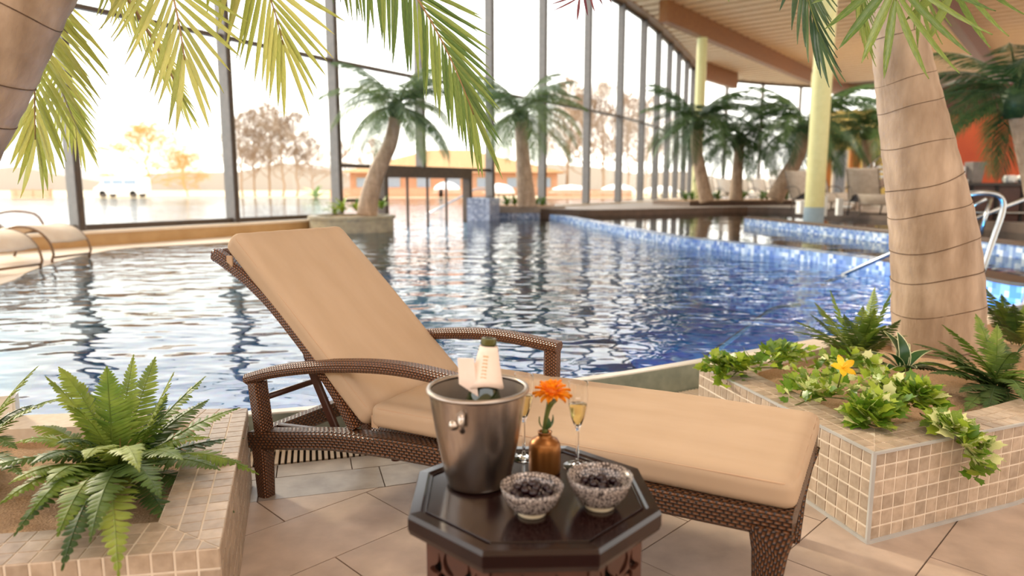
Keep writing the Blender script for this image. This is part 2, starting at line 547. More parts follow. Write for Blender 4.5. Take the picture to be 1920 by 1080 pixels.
M['ring'] = plain('dark_ring_scar', '#4a3626', '#6a503a', .8, 0, 30)

def bowl_material():
    m, n, l, b = nodes_of('patterned_bowl_glaze')
    b.inputs['Roughness'].default_value = .25
    t = n.new('ShaderNodeTexCoord')
    v = n.new('ShaderNodeTexVoronoi'); v.feature = 'DISTANCE_TO_EDGE'; v.inputs['Scale'].default_value = 170
    l.new(t.outputs['Object'], v.inputs[0])
    w = n.new('ShaderNodeTexNoise'); w.inputs['Scale'].default_value = 120
    l.new(t.outputs['Object'], w.inputs[0])
    cr = n.new('ShaderNodeValToRGB')
    cr.color_ramp.elements[0].position = .10; cr.color_ramp.elements[1].position = .17
    cr.color_ramp.elements[0].color = rgb('#3a3231'); cr.color_ramp.elements[1].color = rgb('#b5a79f')
    l.new(v.outputs['Distance'], cr.inputs[0]); l.new(cr.outputs[0], b.inputs['Base Color'])
    return m
M['bowl'] = bowl_material()
M['bowlfoot'] = plain('cream_bowl_foot', '#c9bda2', '#d3c8ae', .3)
def glass_material(name, col, rough=0.0, ior=1.45):
    m, n, l, b = nodes_of(name)
    b.inputs['Base Color'].default_value = col
    b.inputs['Roughness'].default_value = rough
    b.inputs['Transmission Weight'].default_value = 1
    b.inputs['IOR'].default_value = ior
    return m
M['glass'] = glass_material('flute_glass', (1, 1, 1, 1), 0, 1.46)
M['champagne'] = glass_material('champagne', (.93, .82, .42, 1), 0, 1.2)
M['bottle'] = plain('dark_green_bottle_glass', '#1d2a0c', '#26350f', .08, 0, 3, coat=.6)
M['lamp'] = None
def emit(name, col, s):
    m, n, l, b = nodes_of(name)
    b.inputs['Base Color'].default_value = col
    b.inputs['Emission Color'].default_value = col
    b.inputs['Emission Strength'].default_value = s
    return m
M['lamp'] = emit('lit_lamp', (1, .85, .55, 1), 4)

# ================================================================== STRUCTURE
WZ = 0.145          # main pool water
UZ = 0.28           # upper pool water
RIM = [(-5.4, 2.75), (-4, 2.72), (-3, 2.78), (-2, 2.94), (-1.1, 3.18), (-.5, 3.36), (0, 3.55), (.6, 3.83), (1.12, 4.12), (1.8, 4.52), (2.6, 5.0), (3.6, 5.6), (4.95, 6.4)]
rimc = crom([(x, y, 0) for x, y in RIM], 5)
def offset_curve(c, d):
    out = []
    for i, p in enumerate(c):
        t = (c[min(i + 1, len(c) - 1)] - c[max(i - 1, 0)]).normalized()
        nrm = Vector((t.y, -t.x, 0))       # towards the viewer's deck
        out.append(p + nrm * d)
    return out
def ribbon(mb, a, b, za0, zb0, za1=None, zb1=None):
    """closed strip solid between polylines a and b, bottom z0, top z1"""
    n = len(a)
    vs = []
    for p, q in zip(a, b):
        vs += [(p.x, p.y, za0), (q.x, q.y, zb0), (q.x, q.y, zb1), (p.x, p.y, za1)]
    fs = []
    for i in range(n - 1):
        o, e = i * 4, i * 4 + 4
        for k in range(4):
            k2 = (k + 1) % 4
            fs.append((o + k, e + k, e + k2, o + k2))
    fs += [(0, 1, 2, 3), ((n - 1) * 4 + 3, (n - 1) * 4 + 2, (n - 1) * 4 + 1, (n - 1) * 4)]
    mb.add(vs, fs)
    return mb

# --- near floor
fl = MB()
floor_edge = offset_curve(rimc, .26)
poly = [(p.x, p.y) for p in floor_edge] + [(6.5, 5), (6.5, -3), (-5.4, -3)]
fl.prism(poly, -.25, -.005)
floor = struct(fl.build('floor', M['floor_grout']), 'warm stone tiled floor around the pool')
fix_normals(floor)
def clip(poly, p, n):
    """keep the side where (x-p).n <= 0"""
    out = []
    for i in range(len(poly)):
        a, b = poly[i], poly[(i + 1) % len(poly)]
        da = (a[0] - p[0]) * n[0] + (a[1] - p[1]) * n[1]
        db = (b[0] - p[0]) * n[0] + (b[1] - p[1]) * n[1]
        if da <= 0: out.append(a)
        if (da < 0 < db) or (db < 0 < da):
            t = da / (da - db)
            out.append((a[0] + (b[0] - a[0]) * t, a[1] + (b[1] - a[1]) * t))
    return out
def area(poly):
    return abs(sum(a[0] * b[1] - a[1] * b[0] for a, b in zip(poly, poly[1:] + poly[:1]))) / 2
def in_poly(p, poly):
    c = False
    for (x1, y1), (x2, y2) in zip(poly, poly[1:] + poly[:1]):
        if (y1 > p[1]) != (y2 > p[1]) and p[0] < (x2 - x1) * (p[1] - y1) / (y2 - y1) + x1: c = not c
    return c
PL_R = [(1.228, 2.243), (1.954, 2.543), (2.7, 2.95), (3.7, 3.7), (4.2, 4.6), (3.3, 4.85), (1.72, 3.98), (.951, 3.429)]
PL_L = [(-.727, 1.615), (-1.073, 2.717), (-1.45, 2.70), (-3.0, 2.50), (-2.6, 1.30)]
PL_L = PL_L[::-1]
border = offset_curve(rimc, .62)
d1, d2 = Vector((.7071, .7071)), Vector((.7071, -.7071))
TW, TL = .35, .70
for i in range(-14, 14):
    for j in range(-5, 12):
        off = -.890 + i * TW                       # along d2
        s0 = 2.157 - .35 * (i % 2) + j * TL - 1.4   # along d1
        g = .0025
        q = [(s0 + g, off + g), (s0 + TL - g, off + g), (s0 + TL - g, off + TW - g), (s0 + g, off + TW - g)]
        P = [(a * d1.x + b * d2.x, a * d1.y + b * d2.y) for a, b in q]
        cx, cy = sum(p[0] for p in P) / 4, sum(p[1] for p in P) / 4
        if not (-1.7 < cx < 3.6 and .6 < cy < 4.6): continue
        k = min(range(len(border) - 1), key=lambda k: (border[k].x + border[k + 1].x - 2 * cx) ** 2 + (border[k].y + border[k + 1].y - 2 * cy) ** 2)
        t = (border[k + 1] - border[k]).normalized()
        for kk in (k,):
            P = clip(P, border[kk], (-t.y, t.x))
        if len(P) < 3 or area(P) < .004: continue
        if all(in_poly(p, PL_R) for p in P) or all(in_poly(p, PL_L) for p in P): continue
        MB().prism(P, -.02, 0).build('tile', M['floor_tile'], floor)
# two border rows along the gutter
def curve_len(c):
    L = [0]
    for a, b in zip(c, c[1:]): L.append(L[-1] + (b - a).length)
    return L
Lr = curve_len(rimc)
def on_curve(s, d):
    k = max(0, min(len(Lr) - 2, next((i for i in range(len(Lr) - 1) if Lr[i + 1] >= s), len(Lr) - 2)))
    t = (rimc[k + 1] - rimc[k]).normalized()
    p = rimc[k] + t * (s - Lr[k])
    a = (rimc[min(k + 2, len(rimc) - 1)] - rimc[max(k - 1, 0)]).normalized()
    return p + Vector((a.y, -a.x, 0)) * d
for d0, d1_, step, sh in ((.262, .40, .31, .1), (.405, .617, .48, .32)):
    s = 3.0 + sh
    while s < 8.2:
        a, b, c, d = on_curve(s, d0), on_curve(s + step - .005, d0), on_curve(s + step - .005, d1_), on_curve(s, d1_)
        MB().prism([(d.x, d.y), (c.x, c.y), (b.x, b.y), (a.x, a.y)], -.02, 0).build('tile', M['floor_wet'], floor)
        s += step

# --- pool rim, gutter
mb = MB(); ribbon(mb, offset_curve(rimc, 0), offset_curve(rimc, -.03), -.25, -.25, .150, .150)
rim = struct(mb.build('pool_rim', M['greentile']), 'grey green tiled pool rim')
fix_normals(rim)
mb = MB(); ribbon(mb, offset_curve(rimc, -.005), offset_curve(rimc, -.085), .02, -.9, .158, .150)
o = fix_normals(mb.build('coping', M['rimtile'], rim))
mb = MB(); ribbon(mb, offset_curve(rimc, .258), offset_curve(rimc, .002), -.25, -.25, -.03, -.03)
gut = struct(mb.build('gutter_channel', M['gratedark']), 'dark gutter under the drain grate'); fix_normals(gut)
gr = thing('drain_grate', 'cream slatted drain grate along the foot of the pool rim', 'grate', (0, 0, 0))
sl = MB().box((0, 0, 0), (.015, .225, .02)).mesh('slat', M['grate'])
s = 3.6
while s < 7.6:
    p = on_curve(s, .13); q = on_curve(s, .14)
    o = link('slat', sl, gr)
    n_ = (q - p)
    o.location = (p.x, p.y, -.011)
    o.rotation_euler = (0, 0, math.atan2(n_.y, n_.x) + math.pi / 2)
    s += .027
mb = MB(); mb.tube([on_curve(3.6 + i * .1, .235) + Vector((0, 0, -.02)) for i in range(41)], .007, 6)
mb.build('rail', M['grate'], gr)
mb = MB(); mb.tube([on_curve(3.6 + i * .1, .03) + Vector((0, 0, -.02)) for i in range(41)], .007, 6)
mb.build('rail', M['grate'], gr)

# --- façade stations
e_al, e_in = Vector((.519, .855, 0)), Vector((.855, -.519, 0))
FAC = [(-13.13, 4.13), (-11.4, 6.98), (-9.67, 9.83)]
for u, Y in ((147, 12.68), (438, 15.53), (634, 18.37), (791, 21.2), (919, 24.1), (1016, 26.9), (1098, 29.8), (1158, 32.6), (1199, 35.5), (1226, 38.3), (1247, 41.2), (1264, 44.0), (1279, 46.9), (1291, 49.7), (1301, 52.6)):
    FAC.append(((u - 960) / F_PX * (Y * CP + .8 * SP), Y))
FAC += [(16.6, 55.2), (20.0, 57.0), (23.6, 58.4), (27.4, 59.4), (31.2, 60.0), (35, 60.4)]
FAC = [Vector((x, y, 0)) for x, y in FAC]      # index 3 = mullion at the left edge of the picture
I_DOOR = 6
SILL, TOP = .43, 9.35

# --- far / side boundary of main pool water
left_shore = [Vector((-5.4, 2.8, 0)), Vector((-5.35, 5, 0)), at(0, 535, WZ), at(60, 508, WZ), at(150, 481, WZ), at(230, 467, WZ), at(300, 462, WZ), at(430, 455, WZ), at(560, 446, WZ)]
wall_pts = [at(1030, 411, WZ), at(1060, 416, WZ), at(1120, 430, WZ), at(1240, 456, WZ), at(1345, 470, WZ), at(1453, 483, WZ), at(1560, 498, WZ), at(1640, 511, WZ), at(1770, 535, WZ), at(1890, 565, WZ), Vector((4.95, 6.25, 0))]
for p in left_shore + wall_pts: p.z = 0
wallc = crom(wall_pts, 4)
shore = crom(left_shore, 4)
inner = offset_curve(rimc, -.04)
pool_poly = inner + wallc[::-1] + [FAC[7] + e_in * .2, FAC[6] - e_al * 1.6 - e_in * .6, FAC[5] + e_in * .1] + shore[::-1]
def flat(name, pts, z, mat, tri=True):
    bm = bmesh.new()
    f = bm.faces.new([bm.verts.new((p.x, p.y, z)) for p in pts])
    bmesh.ops.triangulate(bm, faces=[f])
    bmesh.ops.recalc_face_normals(bm, faces=bm.faces)
    me = bpy.data.meshes.new(name)
    if bm.faces[:] and bm.faces[0].normal.z < 0:
        bmesh.ops.reverse_faces(bm, faces=bm.faces)
    bm.to_mesh(me); bm.free()
    me.materials.append(mat)
    return link(name, me)
water = flat('pool_water', pool_poly, WZ, M['water'])
tag(water, 'rippled blue indoor pool water mirroring the tall windows', 'water', kind='stuff')
# basin below the water
pf = MB()
pts = [(-16, 2.5), (12, 2.5), (12, 34), (-16, 34)]
pf.prism(pts, -1.45, -1.2)
basin = struct(pf.build('pool_floor', M['poolfloor']), 'blue mosaic pool floor under the water')
# dark nosing line of the submerged step
mb = MB(); c = [on_curve(5.2 + i * .2, -.02) for i in range(16)]
step_pts = [at(1300, 690, -.02), at(1345, 655, -.02), at(1400, 615, -.02), at(1450, 579, -.02), at(1500, 572, -.02)]
mb.tube(crom(step_pts, 5), .020, 6)
st = struct(mb.build('trim_1', plain('dark_step_nosing', '#10161c', '#18202a', .6)), 'dark nosing line of a step under water')

# --- left shore deck
fr = MB()
FL = [f for f in FAC[:6]]
poly = [p for p in shore] + [FAC[5] + e_in * .3] + [FAC[4] + e_in * .2, FAC[3] + e_in * .2, FAC[2] + e_in * .2, FAC[1] + e_in * .2, FAC[0] + e_in * .2, Vector((-12, 2.8, 0))]
fr.prism([(p.x, p.y) for p in poly][::-1], -1.2, WZ + .012)
deckl = struct(fix_normals(fr.build('pool_deck', M['deck_l'])), 'sandy stone deck between windows and pool')

# --- curved mosaic wall to the upper pool
def toward_cam(c, d):
    return offset_curve(c, d)
mb = MB(); ribbon(mb, wallc, offset_curve(wallc, -.35), -1.2, -1.2, UZ + .02, UZ + .02)
uw = struct(fix_normals(mb.build('pool_divider', M['bluetile'])), 'curved blue and white mosaic pool wall')
# coping of the nearer end is dark
mb = MB(); c2 = wallc[28:]
ribbon(mb, offset_curve(c2, .01), offset_curve(c2, -.36), UZ + .02, UZ + .02, UZ + .055, UZ + .055)
fix_normals(mb.build('coping', M['deckbrown'], uw))
# far deck and its edge
DZ = .45
edge = [at(905, 398, UZ), at(1030, 403, UZ), at(1120, 405, UZ), at(1250, 402, UZ), at(1400, 398, UZ), at(1520, 402, UZ), at(1600, 408, UZ), at(1700, 416, UZ), at(1800, 426, UZ), at(1950, 440, UZ), at(2300, 470, UZ)]
for p in edge: p.z = 0
edgec = crom(edge, 3)
up_poly = offset_curve(wallc, -.3) + [Vector((5.2, 6.3, 0)), Vector((14, 7.5, 0)), Vector((17, 11, 0))] + [p for p in edge[::-1]]
uwat = flat('upper_pool_water', up_poly, UZ, M['water_up'])
tag(uwat, 'calm dark water of the upper pool behind the mosaic wall', 'water', kind='stuff')
pf = MB(); pf.prism([(1.5, 6), (18, 6), (18, 30), (1.0, 30)], -.9, -.8)
struct(pf.build('upper_pool_floor', M['poolfloor']), 'blue floor of the upper pool')
dk = MB()
poly = [(p.x, p.y) for p in edgec] + [(60, 20), (60, 62)] + [(p.x, p.y) for p in FAC[:7:-1]]
dk.prism(poly, -.6, DZ)
deckf = struct(fix_normals(dk.build('back_deck', M['deckgrey'])), 'far deck behind the upper pool')
mb = MB(); ribbon(mb, offset_curve(edgec, .06), offset_curve(edgec, -.25), -.3, -.3, DZ + .03, DZ + .03)
fix_normals(mb.build('fascia', M['deckbrown'], deckf))
# second basin kerb on the right
kerb = crom([at(1395, 422, UZ), at(1537, 440, UZ), at(1670, 457, UZ), at(1800, 470, UZ), at(1960, 492, UZ)], 4)
for p in kerb: p.z = 0
mb = MB(); ribbon(mb, kerb, offset_curve(kerb, -.3), -.6, -.6, UZ + .17, UZ + .17)
kb = struct(fix_normals(mb.build('basin_kerb', M['bluetile'])), 'blue mosaic kerb of the rear basin')
mb = MB(); ribbon(mb, offset_curve(kerb, .02), offset_curve(kerb, -.32), UZ + .17, UZ + .17, UZ + .20, UZ + .20)
fix_normals(mb.build('coping', M['deckbrown'], kb))

# --- sill walls
def sill(a, b, z0, z1, name, label):
    pts = FAC[a:b + 1]
    mb = MB(); ribbon(mb, [p + e_in * .38 for p in pts], [p - e_in * .15 for p in pts], z0, z0, z1, z1)
    o = struct(fix_normals(mb.build(name, M['sill'])), label)
    mb = MB(); ribbon(mb, [p + e_in * .42 for p in pts], [p - e_in * .18 for p in pts], z1, z1, z1 + .05, z1 + .05)
    fix_normals(mb.build('sill_top', M['silltop'], o))
    return o
sill(0, 5, -.4, SILL - .05, 'window_sill', 'sandstone sill wall under the left windows')
sill(7, 23, -.4, SILL + .03, 'window_sill.001', 'sill wall under the far windows')

# --- windows
up = Vector((0, 0, 1))
for i in range(len(FAC) - 1):
    a, b = FAC[i], FAC[i + 1]
    d = (b - a); L = d.length; d.normalize()
    nn = Vector((d.y, -d.x, 0))
    w = bpy.data.objects.new('window_%d' % (i + 1), None)
    COL.objects.link(w)
    w.location = a
    struct(w, 'tall glazed window bay with grey mullions')
    door = i in (5, 6)
    lo = SILL if not door else 1.72
    bot = SILL if i != I_DOOR else 1.72
    mb = MB().box(Vector((0, 0, (bot + TOP) / 2)) + nn * .0, (.13, .30, TOP - bot), (d, nn, up))
    mb.build('mullion', M['mullion'], w)
    mb = MB().box(Vector((0, 0, (bot + TOP) / 2)) + nn * .165, (.07, .035, TOP - bot), (d, nn, up))
    mb.build('cover_strip', M['transom'], w)
    mid = d * (L / 2)
    for z, h in ((4.4, .09), (lo + .05, .10), (TOP - .06, .14)):
        MB().box(mid + up * z, (L - .13, .14, h), (d, nn, up)).build('transom', M['transom'], w)
    for z0, z1 in ((lo + .1, 4.35), (4.45, TOP - .13)):
        MB().box(mid + up * ((z0 + z1) / 2), (L - .12, .02, z1 - z0), (d, nn, up)).build('pane', M['pane'], w)
# --- channel door between the pools
dA, dB = atY(717, 320, 19.9), atY(876, 320, 23.0)
dA.z = dB.z = 0
d = (dB - dA); L = d.length; d.normalize(); nn = Vector((d.y, -d.x, 0))
door = bpy.data.objects.new('door_1', None); COL.objects.link(door); door.location = dA
struct(door, 'bronze framed swim-through doorway to the outdoor pool')
MB().box(d * (L / 2) + up * 1.63, (L + .1, .34, .30), (d, nn, up)).build('header', M['transom'], door)
for s_ in (0, 1):
    MB().box(d * (L * s_) + up * .85, (.14, .3, 1.6), (d, nn, up)).build('jamb', M['transom'], door)
for s_ in (.26, .49, .72):
    MB().box(d * (L * s_) + up * .75, (.055, .06, 1.5), (d, nn, up)).build('post', M['transom'], door)
# low glazed side panels beside the door
for k, (ua, ub, Ya, Yb) in enumerate(((637, 712, 18.4, 19.8), (880, 918, 23.2, 24.0))):
    a, b = atY(ua, 375, Ya), atY(ub, 375, Yb)
    a.z = b.z = 0
    d_ = (b - a); L_ = d_.length; d_.normalize(); n_ = Vector((d_.y, -d_.x, 0))
    w = bpy.data.objects.new('window_%d' % (30 + k), None); COL.objects.link(w); w.location = a
    struct(w, 'low glazed panel beside the swim-through doorway')
    MB().box(d_ * L_ / 2 + up * .85, (L_, .1, .08), (d_, n_, up)).build('frame', M['transom'], w)
    MB().box(d_ * L_ / 2 + up * 1.3, (L_, .02, .82), (d_, n_, up)).build('pane', M['pane'], w)
# grey mosaic block right of the door
a, b = at(872, 415, WZ), at(938, 413, WZ)
blk = MB()
q0, q1 = at(876, 413, WZ), at(918, 415, WZ)
q2 = q1 + Vector((.30, 1.0, 0)); q3 = q0 + Vector((.15, 1.5, 0))
blk.prism([(q0.x, q0.y), (q1.x, q1.y), (q2.x, q2.y), (q3.x, q3.y)], -1, .86)
struct(fix_normals(blk.build('door_pier', M['greytile'])), 'grey blue mosaic pier beside the swim-through doorway')

# --- ceiling, slats, beams
bd = Vector((.613, .79, 0)); sd = Vector((.79, -.613, 0))
cl = MB()
poly = [(p.x, p.y) for p in FAC] + [(75, 62), (75, -7), (-16, -7)]
cl.prism(poly, 9.62, 9.8)
ceil = struct(fix_normals(cl.build('ceiling', M['ceil'])), 'slatted wooden ceiling')
smb = MB()
A0 = Vector((6.7, 32.1, 0))
n_slat = 0
for i in range(-38, 34):
    c = A0 + bd * (i * .95)
    # clip to the façade on the left
    t0 = None
    best = -60
    for p, q in zip(FAC, FAC[1:]):
        e = q - p
        den = sd.x * e.y - sd.y * e.x
        if abs(den) < 1e-6: continue
        t = ((p.x - c.x) * e.y - (p.y - c.y) * e.x) / den
        r = ((p.x - c.x) * sd.y - (p.y - c.y) * sd.x) / den
        if 0 <= r <= 1: best = t
    if best == -60: best = -20
    t1 = 55 if i > -12 else 24
    smb.box(c + sd * ((best + t1) / 2) + up * 9.50, (t1 - best, .60, .24), (sd, bd, up))
so = smb.build('slats', M['slat'], ceil)
so['kind'] = 'stuff'
pts = FAC
mb = MB(); ribbon(mb, [p + e_in * .5 for p in pts], [p - e_in * .25 for p in pts], TOP, TOP, 9.62, 9.62)
struct(fix_normals(mb.build('trim_2', M['soffit'])), 'brown soffit board along the window head')
def beam(p, q, z0, z1, w, mat, name, label):
    p, q = Vector(p), Vector(q)
    d = q - p; L = d.length; d.normalize()
    o = MB().box((p + q) / 2 + up * ((z0 + z1) / 2), (L, w, z1 - z0), (d, Vector((-d.y, d.x, 0)), up)).build(name, mat)
    return struct(o, label)
beam(A0, A0 + bd * 34, 8.45, 9.6, .42, M['beam'], 'ceiling_beam', 'honey brown glulam beam ending above the yellow column by the windows')
Cb = Vector((7.45, 17.2, 0)); Cd = (Vector((19.9, 32.7, 0)) - Cb).normalized()
beam(Cb - Cd * 4, Cb + Cd * 60, 8.45, 9.6, .42, M['beamr'], 'ceiling_beam.001', 'reddish brown beam at the upper right')
Bb = Vector((12.6, 47.5, 0))
beam(Bb, Bb + bd * 6, 8.3, 9.6, .42, M['beam'], 'ceiling_beam.002', 'farthest honey brown beam beyond the palms')

def column(loc, z0, r, label, top=8.45, blue=None):
    t = thing('column', label, 'column', loc, 0, 'pale yellow columns')
    MB().lathe([(r, z0 - loc[2]), (r, top - loc[2])], 28).build('shaft', M['column'], t, True)
    if blue:
        MB().lathe([(r + .012, blue[0] - loc[2]), (r + .012, blue[1] - loc[2])], 28).build('painted_base', M['colblue'], t, True)
    for o in t.children: o.data.set_sharp_from_angle(angle=R(40))
    return t
column((9.36, 35.5, DZ), DZ, .25, 'distant pale yellow column carrying the honey brown beam end')
column((7.45, 17.2, -.8), -.8, .225, 'nearest pale yellow column with grey blue base standing in the upper pool', blue=(-.8, .72))
column((16.4, 29.0, DZ), DZ, .25, 'pale yellow column behind the large palm trunk')
column((19.5, 46.0, DZ), DZ, .25, 'thin far pale yellow column behind the dark palms')
# downlight in the ceiling
pl_ = atY(1437, 131, 1.0)
dv = ray(1437, 131); tt = (9.49 - CAM_H) / dv.z
pd = Vector((0, 0, CAM_H)) + dv * tt
t = thing('ceiling_downlight', 'small round lit downlight in the slatted ceiling', 'lamp', pd)
MB().lathe([(.16, 0), (.20, 0), (.20, .03), (.16, .03)], 20).build('ring', M['white'], t)
MB().lathe([(0, .005), (.16, .005)], 20).build('lens', M['lamp'], t)

# --- rear walls
def wallbox(name, p, q, z0, z1, mat, label, th=.3):
    p, q = Vector(p), Vector(q)
    d = q - p; L = d.length; d.normalize()
    return struct(MB().box((p + q) / 2 + up * ((z0 + z1) / 2), (L, th, z1 - z0), (d, Vector((-d.y, d.x, 0)), up)).build(name, mat), label)
wy = wallbox('wall_yellow', (17.5, 40, 0), (30, 34, 0), DZ, 5.4, M['yellowwall'], 'yellow rear wall by the stairs')
wallbox('rear_light_block', (-16, -7, 0), (40, -7, 0), 0, 5.0, M['deck_l'], 'unseen sandy wall added behind the viewer to hold back light')  # added out of view to cut the light from behind
wallbox('wall_bar', (12.4, 21.0, 0), (26, 19, 0), DZ, 3.9, M['redwall'], 'orange red wall behind the bar')
wallbox('wall_bar_fascia', (12.2, 20.6, 0), (26, 18.6, 0), 3.3, 4.1, M['darkred'], 'dark red fascia above the bar')
# door in the yellow wall
t = bpy.data.objects.new('door_2', None); COL.objects.link(t)
dp = atY(1572, 330, 36.9); t.location = (dp.x, 36.8, DZ); struct(t, 'white glazed door in an orange wood frame')
MB().box((0, 0, 1.35), (.75, .1, 2.6)).build('leaf', M['white'], t)
for s_ in (-1, 1):
    MB().box((s_ * .75, 0, 1.35), (.55, .12, 2.7)).build('side_panel', M['orangewood'], t)
MB().box((0, -.07, 1.4), (.5, .03, 2.1)).build('pane', M['vanglass'], t)

# --- outdoors
out = [FAC[i] - e_in * .2 for i in range(len(FAC))]
far = [Vector((60, 67, 0)), Vector((-90, 67, 0)), Vector((-90, 4, 0))]
wo = flat('outdoor_pool_water', out + far, WZ - .01, M['water_out'])
tag(wo, 'bright outdoor pool water beyond the windows', 'water', kind='stuff')
of = MB(); of.prism([(p.x, p.y) for p in out + far][::-1], -.9, -.55)
struct(fix_normals(of.build('outdoor_pool_floor', M['pool_out'])), 'pale floor of the outdoor pool')
gm = MB(); gm.prism([(-160, 66.9), (70, 66.9), (120, 200), (-160, 200)], -1, .16)
struct(gm.build('bank', M['ground']), 'dry grass bank beyond the outdoor pool')
gm = MB()
hp = [(-170 + i * 12, 190, 5.0 + 1.6 * math.sin(i * .9) + 1.2 * math.sin(i * 2.1 + 1)) for i in range(26)]
vs_, fs_ = [], []
for x, y, z in hp: vs_ += [(x, y, .1), (x, y, z), (x, y + 25, z + .5), (x, y + 25, .1)]
for i in range(25):
    o_ = i * 4
    for k in range(3): fs_.append((o_ + k, o_ + k + 1, o_ + k + 5, o_ + k + 4))
gm.add(vs_, fs_)
struct(fix_normals(gm.build('hills', M['hill'])), 'low wooded ridge on the horizon')

# ================================================================== WICKER LOUNGER
LA = R(-28.5)
lg = thing('sun_lounger', 'brown woven lounger with raised back and beige cushions behind the octagonal table', 'lounger', (-1.012, 2.60, 0), LA)
LY = Vector((0, 1, 0))
LW = .70
rail_top = [(-.035, .262), (.2, .303), (.37, .334), (.5, .347), (.7, .360), (.9, .366), (1.2, .374), (1.6, .384), (1.965, .388)]
def railpath(y, t0=-.035, t1=1.965, n=28):
    return [Vector((t0 + (t1 - t0) * i / n, y, interp(rail_top, t0 + (t1 - t0) * i / n) - .036)) for i in range(n + 1)]
for y in (.04, LW - .04):
    MB().sweep(railpath(y), LY, .08, .072).build('side_rail', M['wicker'], lg)
def cross(x, z, w, h, name='cross_rail'):
    MB().sweep([Vector((x, .08, z)), Vector((x, LW - .08, z))], Vector((1, 0, 0)), w, h).build(name, M['wicker'], lg)
cross(.0, .235, .06, .07); cross(1.93, .35, .07, .072)
for y in (.036, LW - .036):
    MB().sweep([Vector((.015, y, 0)), Vector((.012, y, .12)), Vector((.008, y, .24))], LY, [.058, .064, .072], [.058, .066, .075]).build('leg', M['wicker_fine'], lg)
    MB().sweep([Vector((1.905, y, 0)), Vector((1.907, y, .16)), Vector((1.912, y, .27)), Vector((1.915, y, .34))], LY, [.06, .068, .076, .08], [.055, .07, .09, .12]).build('leg', M['wicker'], lg)
arm_top = [(-.045, .494), (.09, .538), (.26, .577), (.42, .604), (.6, .624), (.75, .628), (.88, .620), (1.005, .607)]
for y in (.037, LW - .037):
    pts = [Vector((t, y, z - .022)) for t, z in arm_top]
    MB().sweep(crom(pts, 4), LY, .068, .044, .014).build('armrest', M['wicker_fine'], lg)
    MB().sweep([Vector((.022, y, .255)), Vector((-.004, y, .465))], LY, .064, .062).build('arm_post', M['wicker_fine'], lg)
    MB().sweep([Vector((.972, y, .35)), Vector((.976, y, .575))], LY, .064, .056).build('arm_post', M['wicker_fine'], lg)
# seat deck
MB().sweep([Vector((.52 + i * .1, LW / 2, interp(rail_top, .52 + i * .1) - .012)) for i in range(15)], LY, LW - .16, .02, .004).build('seat_deck', M['wicker_fine'], lg)
# backrest frame
bk = [(.468, .345), (.40, .445), (.30, .565), (.17, .690), (.06, .785), (-.06, .866), (-.20, .938), (-.235, .950)]
for y in (.067, LW - .067):
    MB().sweep(crom([Vector((t, y, z)) for t, z in bk], 4), LY, .05, .052).build('backrest_rail', M['wicker_fine'], lg)
MB().sweep([Vector((-.215, .09, .945)), Vector((-.215, LW - .09, .945))], Vector((.82, 0, -.57)), .052, .052).build('backrest_top_rail', M['wicker_fine'], lg)
MB().sweep(crom([Vector((t + .005, LW / 2, z + .004)) for t, z in bk[1:-1]], 4), LY, LW - .18, .014, .003).build('backrest_panel', M['wicker_fine'], lg)
# props and bars
for y in (.14, LW - .14):
    MB().sweep([Vector((.135, y, .66)), Vector((.19, y, .5)), Vector((.31, y, .27))], LY, .02, .034, .004).build('prop', M['bar_metal'], lg)
    MB().sweep([Vector((.02, y - .02, .255)), Vector((.6, y - .02, .30))], LY, .025, .035, .004).build('prop_track', M['bar_metal'], lg)
MB().tube([Vector((.02, .06, .40)), Vector((.02, LW - .06, .40))], .012, 10).build('cross_bar', M['bar_metal'], lg, True)
MB().tube([Vector((.31, .12, .275)), Vector((.31, LW - .12, .275))], .011, 10).build('cross_bar', M['bar_metal'], lg, True)
MB().lathe([(0, -.012), (.018, -.012), (.018, .012), (0, .012)], 14, (.62, .10, .255)).build('knob', M['bar_metal'], lg, True)

def cushion(name, lx, ly, lz, r, parent, puff=.012, cuts=26):
    bm = bmesh.new()
    bmesh.ops.create_cube(bm, size=1)
    bmesh.ops.subdivide_edges(bm, edges=bm.edges[:], cuts=cuts, use_grid_fill=True)
    h = Vector((lx / 2, ly / 2, lz / 2))
    for v in bm.verts:
        p = Vector((v.co.x * lx, v.co.y * ly, v.co.z * lz))
        # concentrate loops near borders
        for k in range(3):
            s_ = max(-1, min(1, p[k] / h[k]))
            p[k] = h[k] * (math.sin(s_ * math.pi / 2) * .55 + s_ * .45)
        rr = Vector((min(r, h.x), min(r, h.y), min(r, h.z * .98)))
        q = Vector([max(-h[k] + rr[k], min(h[k] - rr[k], p[k])) for k in range(3)])
        dlt = p - q
        dd = Vector([dlt[k] / rr[k] for k in range(3)])
        L_ = max(abs(dd.x), abs(dd.y), abs(dd.z))
        if dd.length > 1e-6:
            dd = dd.normalized() * L_
        p = Vector([q[k] + dd[k] * rr[k] for k in range(3)])
        f = (1 - abs(p.x / h.x) ** 4) * (1 - abs(p.y / h.y) ** 4)
        p.z += (1 if p.z > 0 else -.3) * puff * f
        p.z += .0018 * math.sin(p.x * 37 + 3 * p.y) * f + .0012 * math.sin(p.y * 61 + p.x * 9)
        v.co = p
    me = bpy.data.meshes.new(name)
    bm.to_mesh(me); bm.free()
    me.materials.append(M['cushion'])
    me.polygons.foreach_set('use_smooth', [True] * len(me.polygons))
    return link(name, me, parent)
